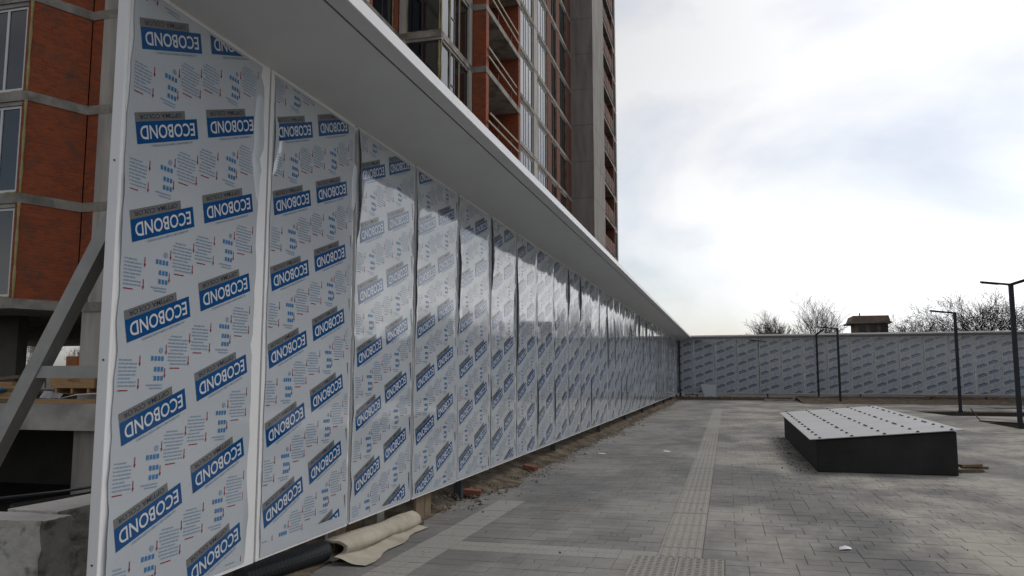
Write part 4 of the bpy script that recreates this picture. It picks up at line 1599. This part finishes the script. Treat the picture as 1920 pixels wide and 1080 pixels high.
def tree(px, top_y, Y, var, label, rot, group='bare trees beyond the cross wall'):
    g_ = on_y(px, 650, Y)
    top = on_y(px, top_y, Y)
    tm_, cm_, h = TV[var]
    t = thing('bare_tree', label, 'tree', (g_.x, Y, -0.06), group, rot)
    sc = 1.08 * (top.z + 0.06) / h
    for nm, me in (('trunk', tm_), ('crown', cm_)):
        put(nm, me, t, None, (sc, sc, sc))
    return t
GT = 'bare trees beyond the cross wall'
tree(1443, 588, 88, 3, 'small pale bare tree behind the low brown shed beyond the cross wall', 0.3)
tree(1476, 590, 92, 3, 'slim pale bare tree between the brown shed tree and the tall pale tree', 2.0)
tree(1520, 553, 86, 0, 'tall pale bare tree with upright branches left of the roof house', 0.9)
tree(1566, 583, 95, 0, 'pale bare tree standing close beside the flat-roofed house', 4.2)
tree(1697, 572, 84, 1, 'dark dense bare tree with crooked spreading branches beside the house', 1.7)
tree(1745, 567, 90, 1, 'dark bare tree with long spreading limbs behind the one-arm lamp', 3.9)
tree(1795, 556, 86, 2, 'bare tree rising directly behind the lamp by the longer planting bed', 0.2)
tree(1868, 538, 84, 2, 'tall bare tree with long leaning limbs behind the two-arm lamp', 2.6)
tree(1930, 541, 88, 1, 'broad dark bare tree past the two-arm lamp at the row end', 5.0)
for k, (px, ty, Y, v) in enumerate(((2060, 530, 84, 2), (2200, 545, 90, 0), (2420, 535, 86, 1), (2700, 520, 90, 2))):
    tree(px, ty, Y, v, 'bare tree in the row that goes on past the two-arm lamp', k * 1.3)
for k, (px, ty, Y, v) in enumerate(((-10, 600, 78, 1), (62, 612, 84, 0), (90, 618, 92, 3), (140, 640, 86, 3))):
    tree(px, ty, Y, v, 'bare tree seen through the open ground storey of the tower', k * 1.9, 'bare trees seen under the tower')
hp = on_y(1633, 620, 92)
hs = thing('roof_house', 'grey house top with broad rusty flat roof among the bare trees', 'house', (hp.x, 92, -0.06))
mb = MB()
mb.box(-1.75, 1.95, 0, 4.0, 0, 6.2)
mb.build('wall', M['render'], hs)
mb = MB()
mb.box(-1.45, 1.75, 0.15, 3.8, 6.2, 7.25)
att = mb.build('attic_wall', M['roof'], hs)
for x in (-1.2, -0.1, 0.95):
    mb = MB()
    mb.box(x, x + 0.75, 0.12, 0.148, 6.35, 7.1)
    w_ = mb.build('window', M['frame_dark'], att)
mb = MB()
mb.box(-2.15, 2.05, -0.35, 4.2, 7.252, 7.42)
mb.build('eave', M['render'], hs)
mb = MB()
mb.v = [(-1.95, -0.2, 7.422), (1.95, -0.2, 7.422), (1.95, 4.0, 7.422), (-1.95, 4.0, 7.422), (-1.7, 0.0, 8.1), (1.8, 0.0, 8.1), (1.8, 3.8, 8.1), (-1.7, 3.8, 8.1)]
mb.f = [(3, 2, 1, 0), (4, 5, 6, 7), (0, 1, 5, 4), (1, 2, 6, 5), (2, 3, 7, 6), (3, 0, 4, 7)]
mb.m = [0] * 6
rfo = mb.build('roof', M['roof'], hs)
mb = MB()
mb.tube([(-0.9, 1.0, 8.1), (-0.9, 1.0, 8.45)], [0.06, 0.06], 6)
mb.build('vent_pipe', M['bark'], rfo)
sp_ = on_y(1441, 630, 82)
sh = thing('brown_shed', 'low brown brick shed top showing just above the cross wall', 'shed', (sp_.x, 82, -0.06))
mb = MB()
mb.box(-0.85, 0.85, 0, 3, 0, 5.55)
mb.build('wall', M['brick2'], sh)
mb = MB()
mb.box(-0.95, 0.95, -0.1, 3.1, 5.552, 5.85)
mb.build('roof', M['roof'], sh)
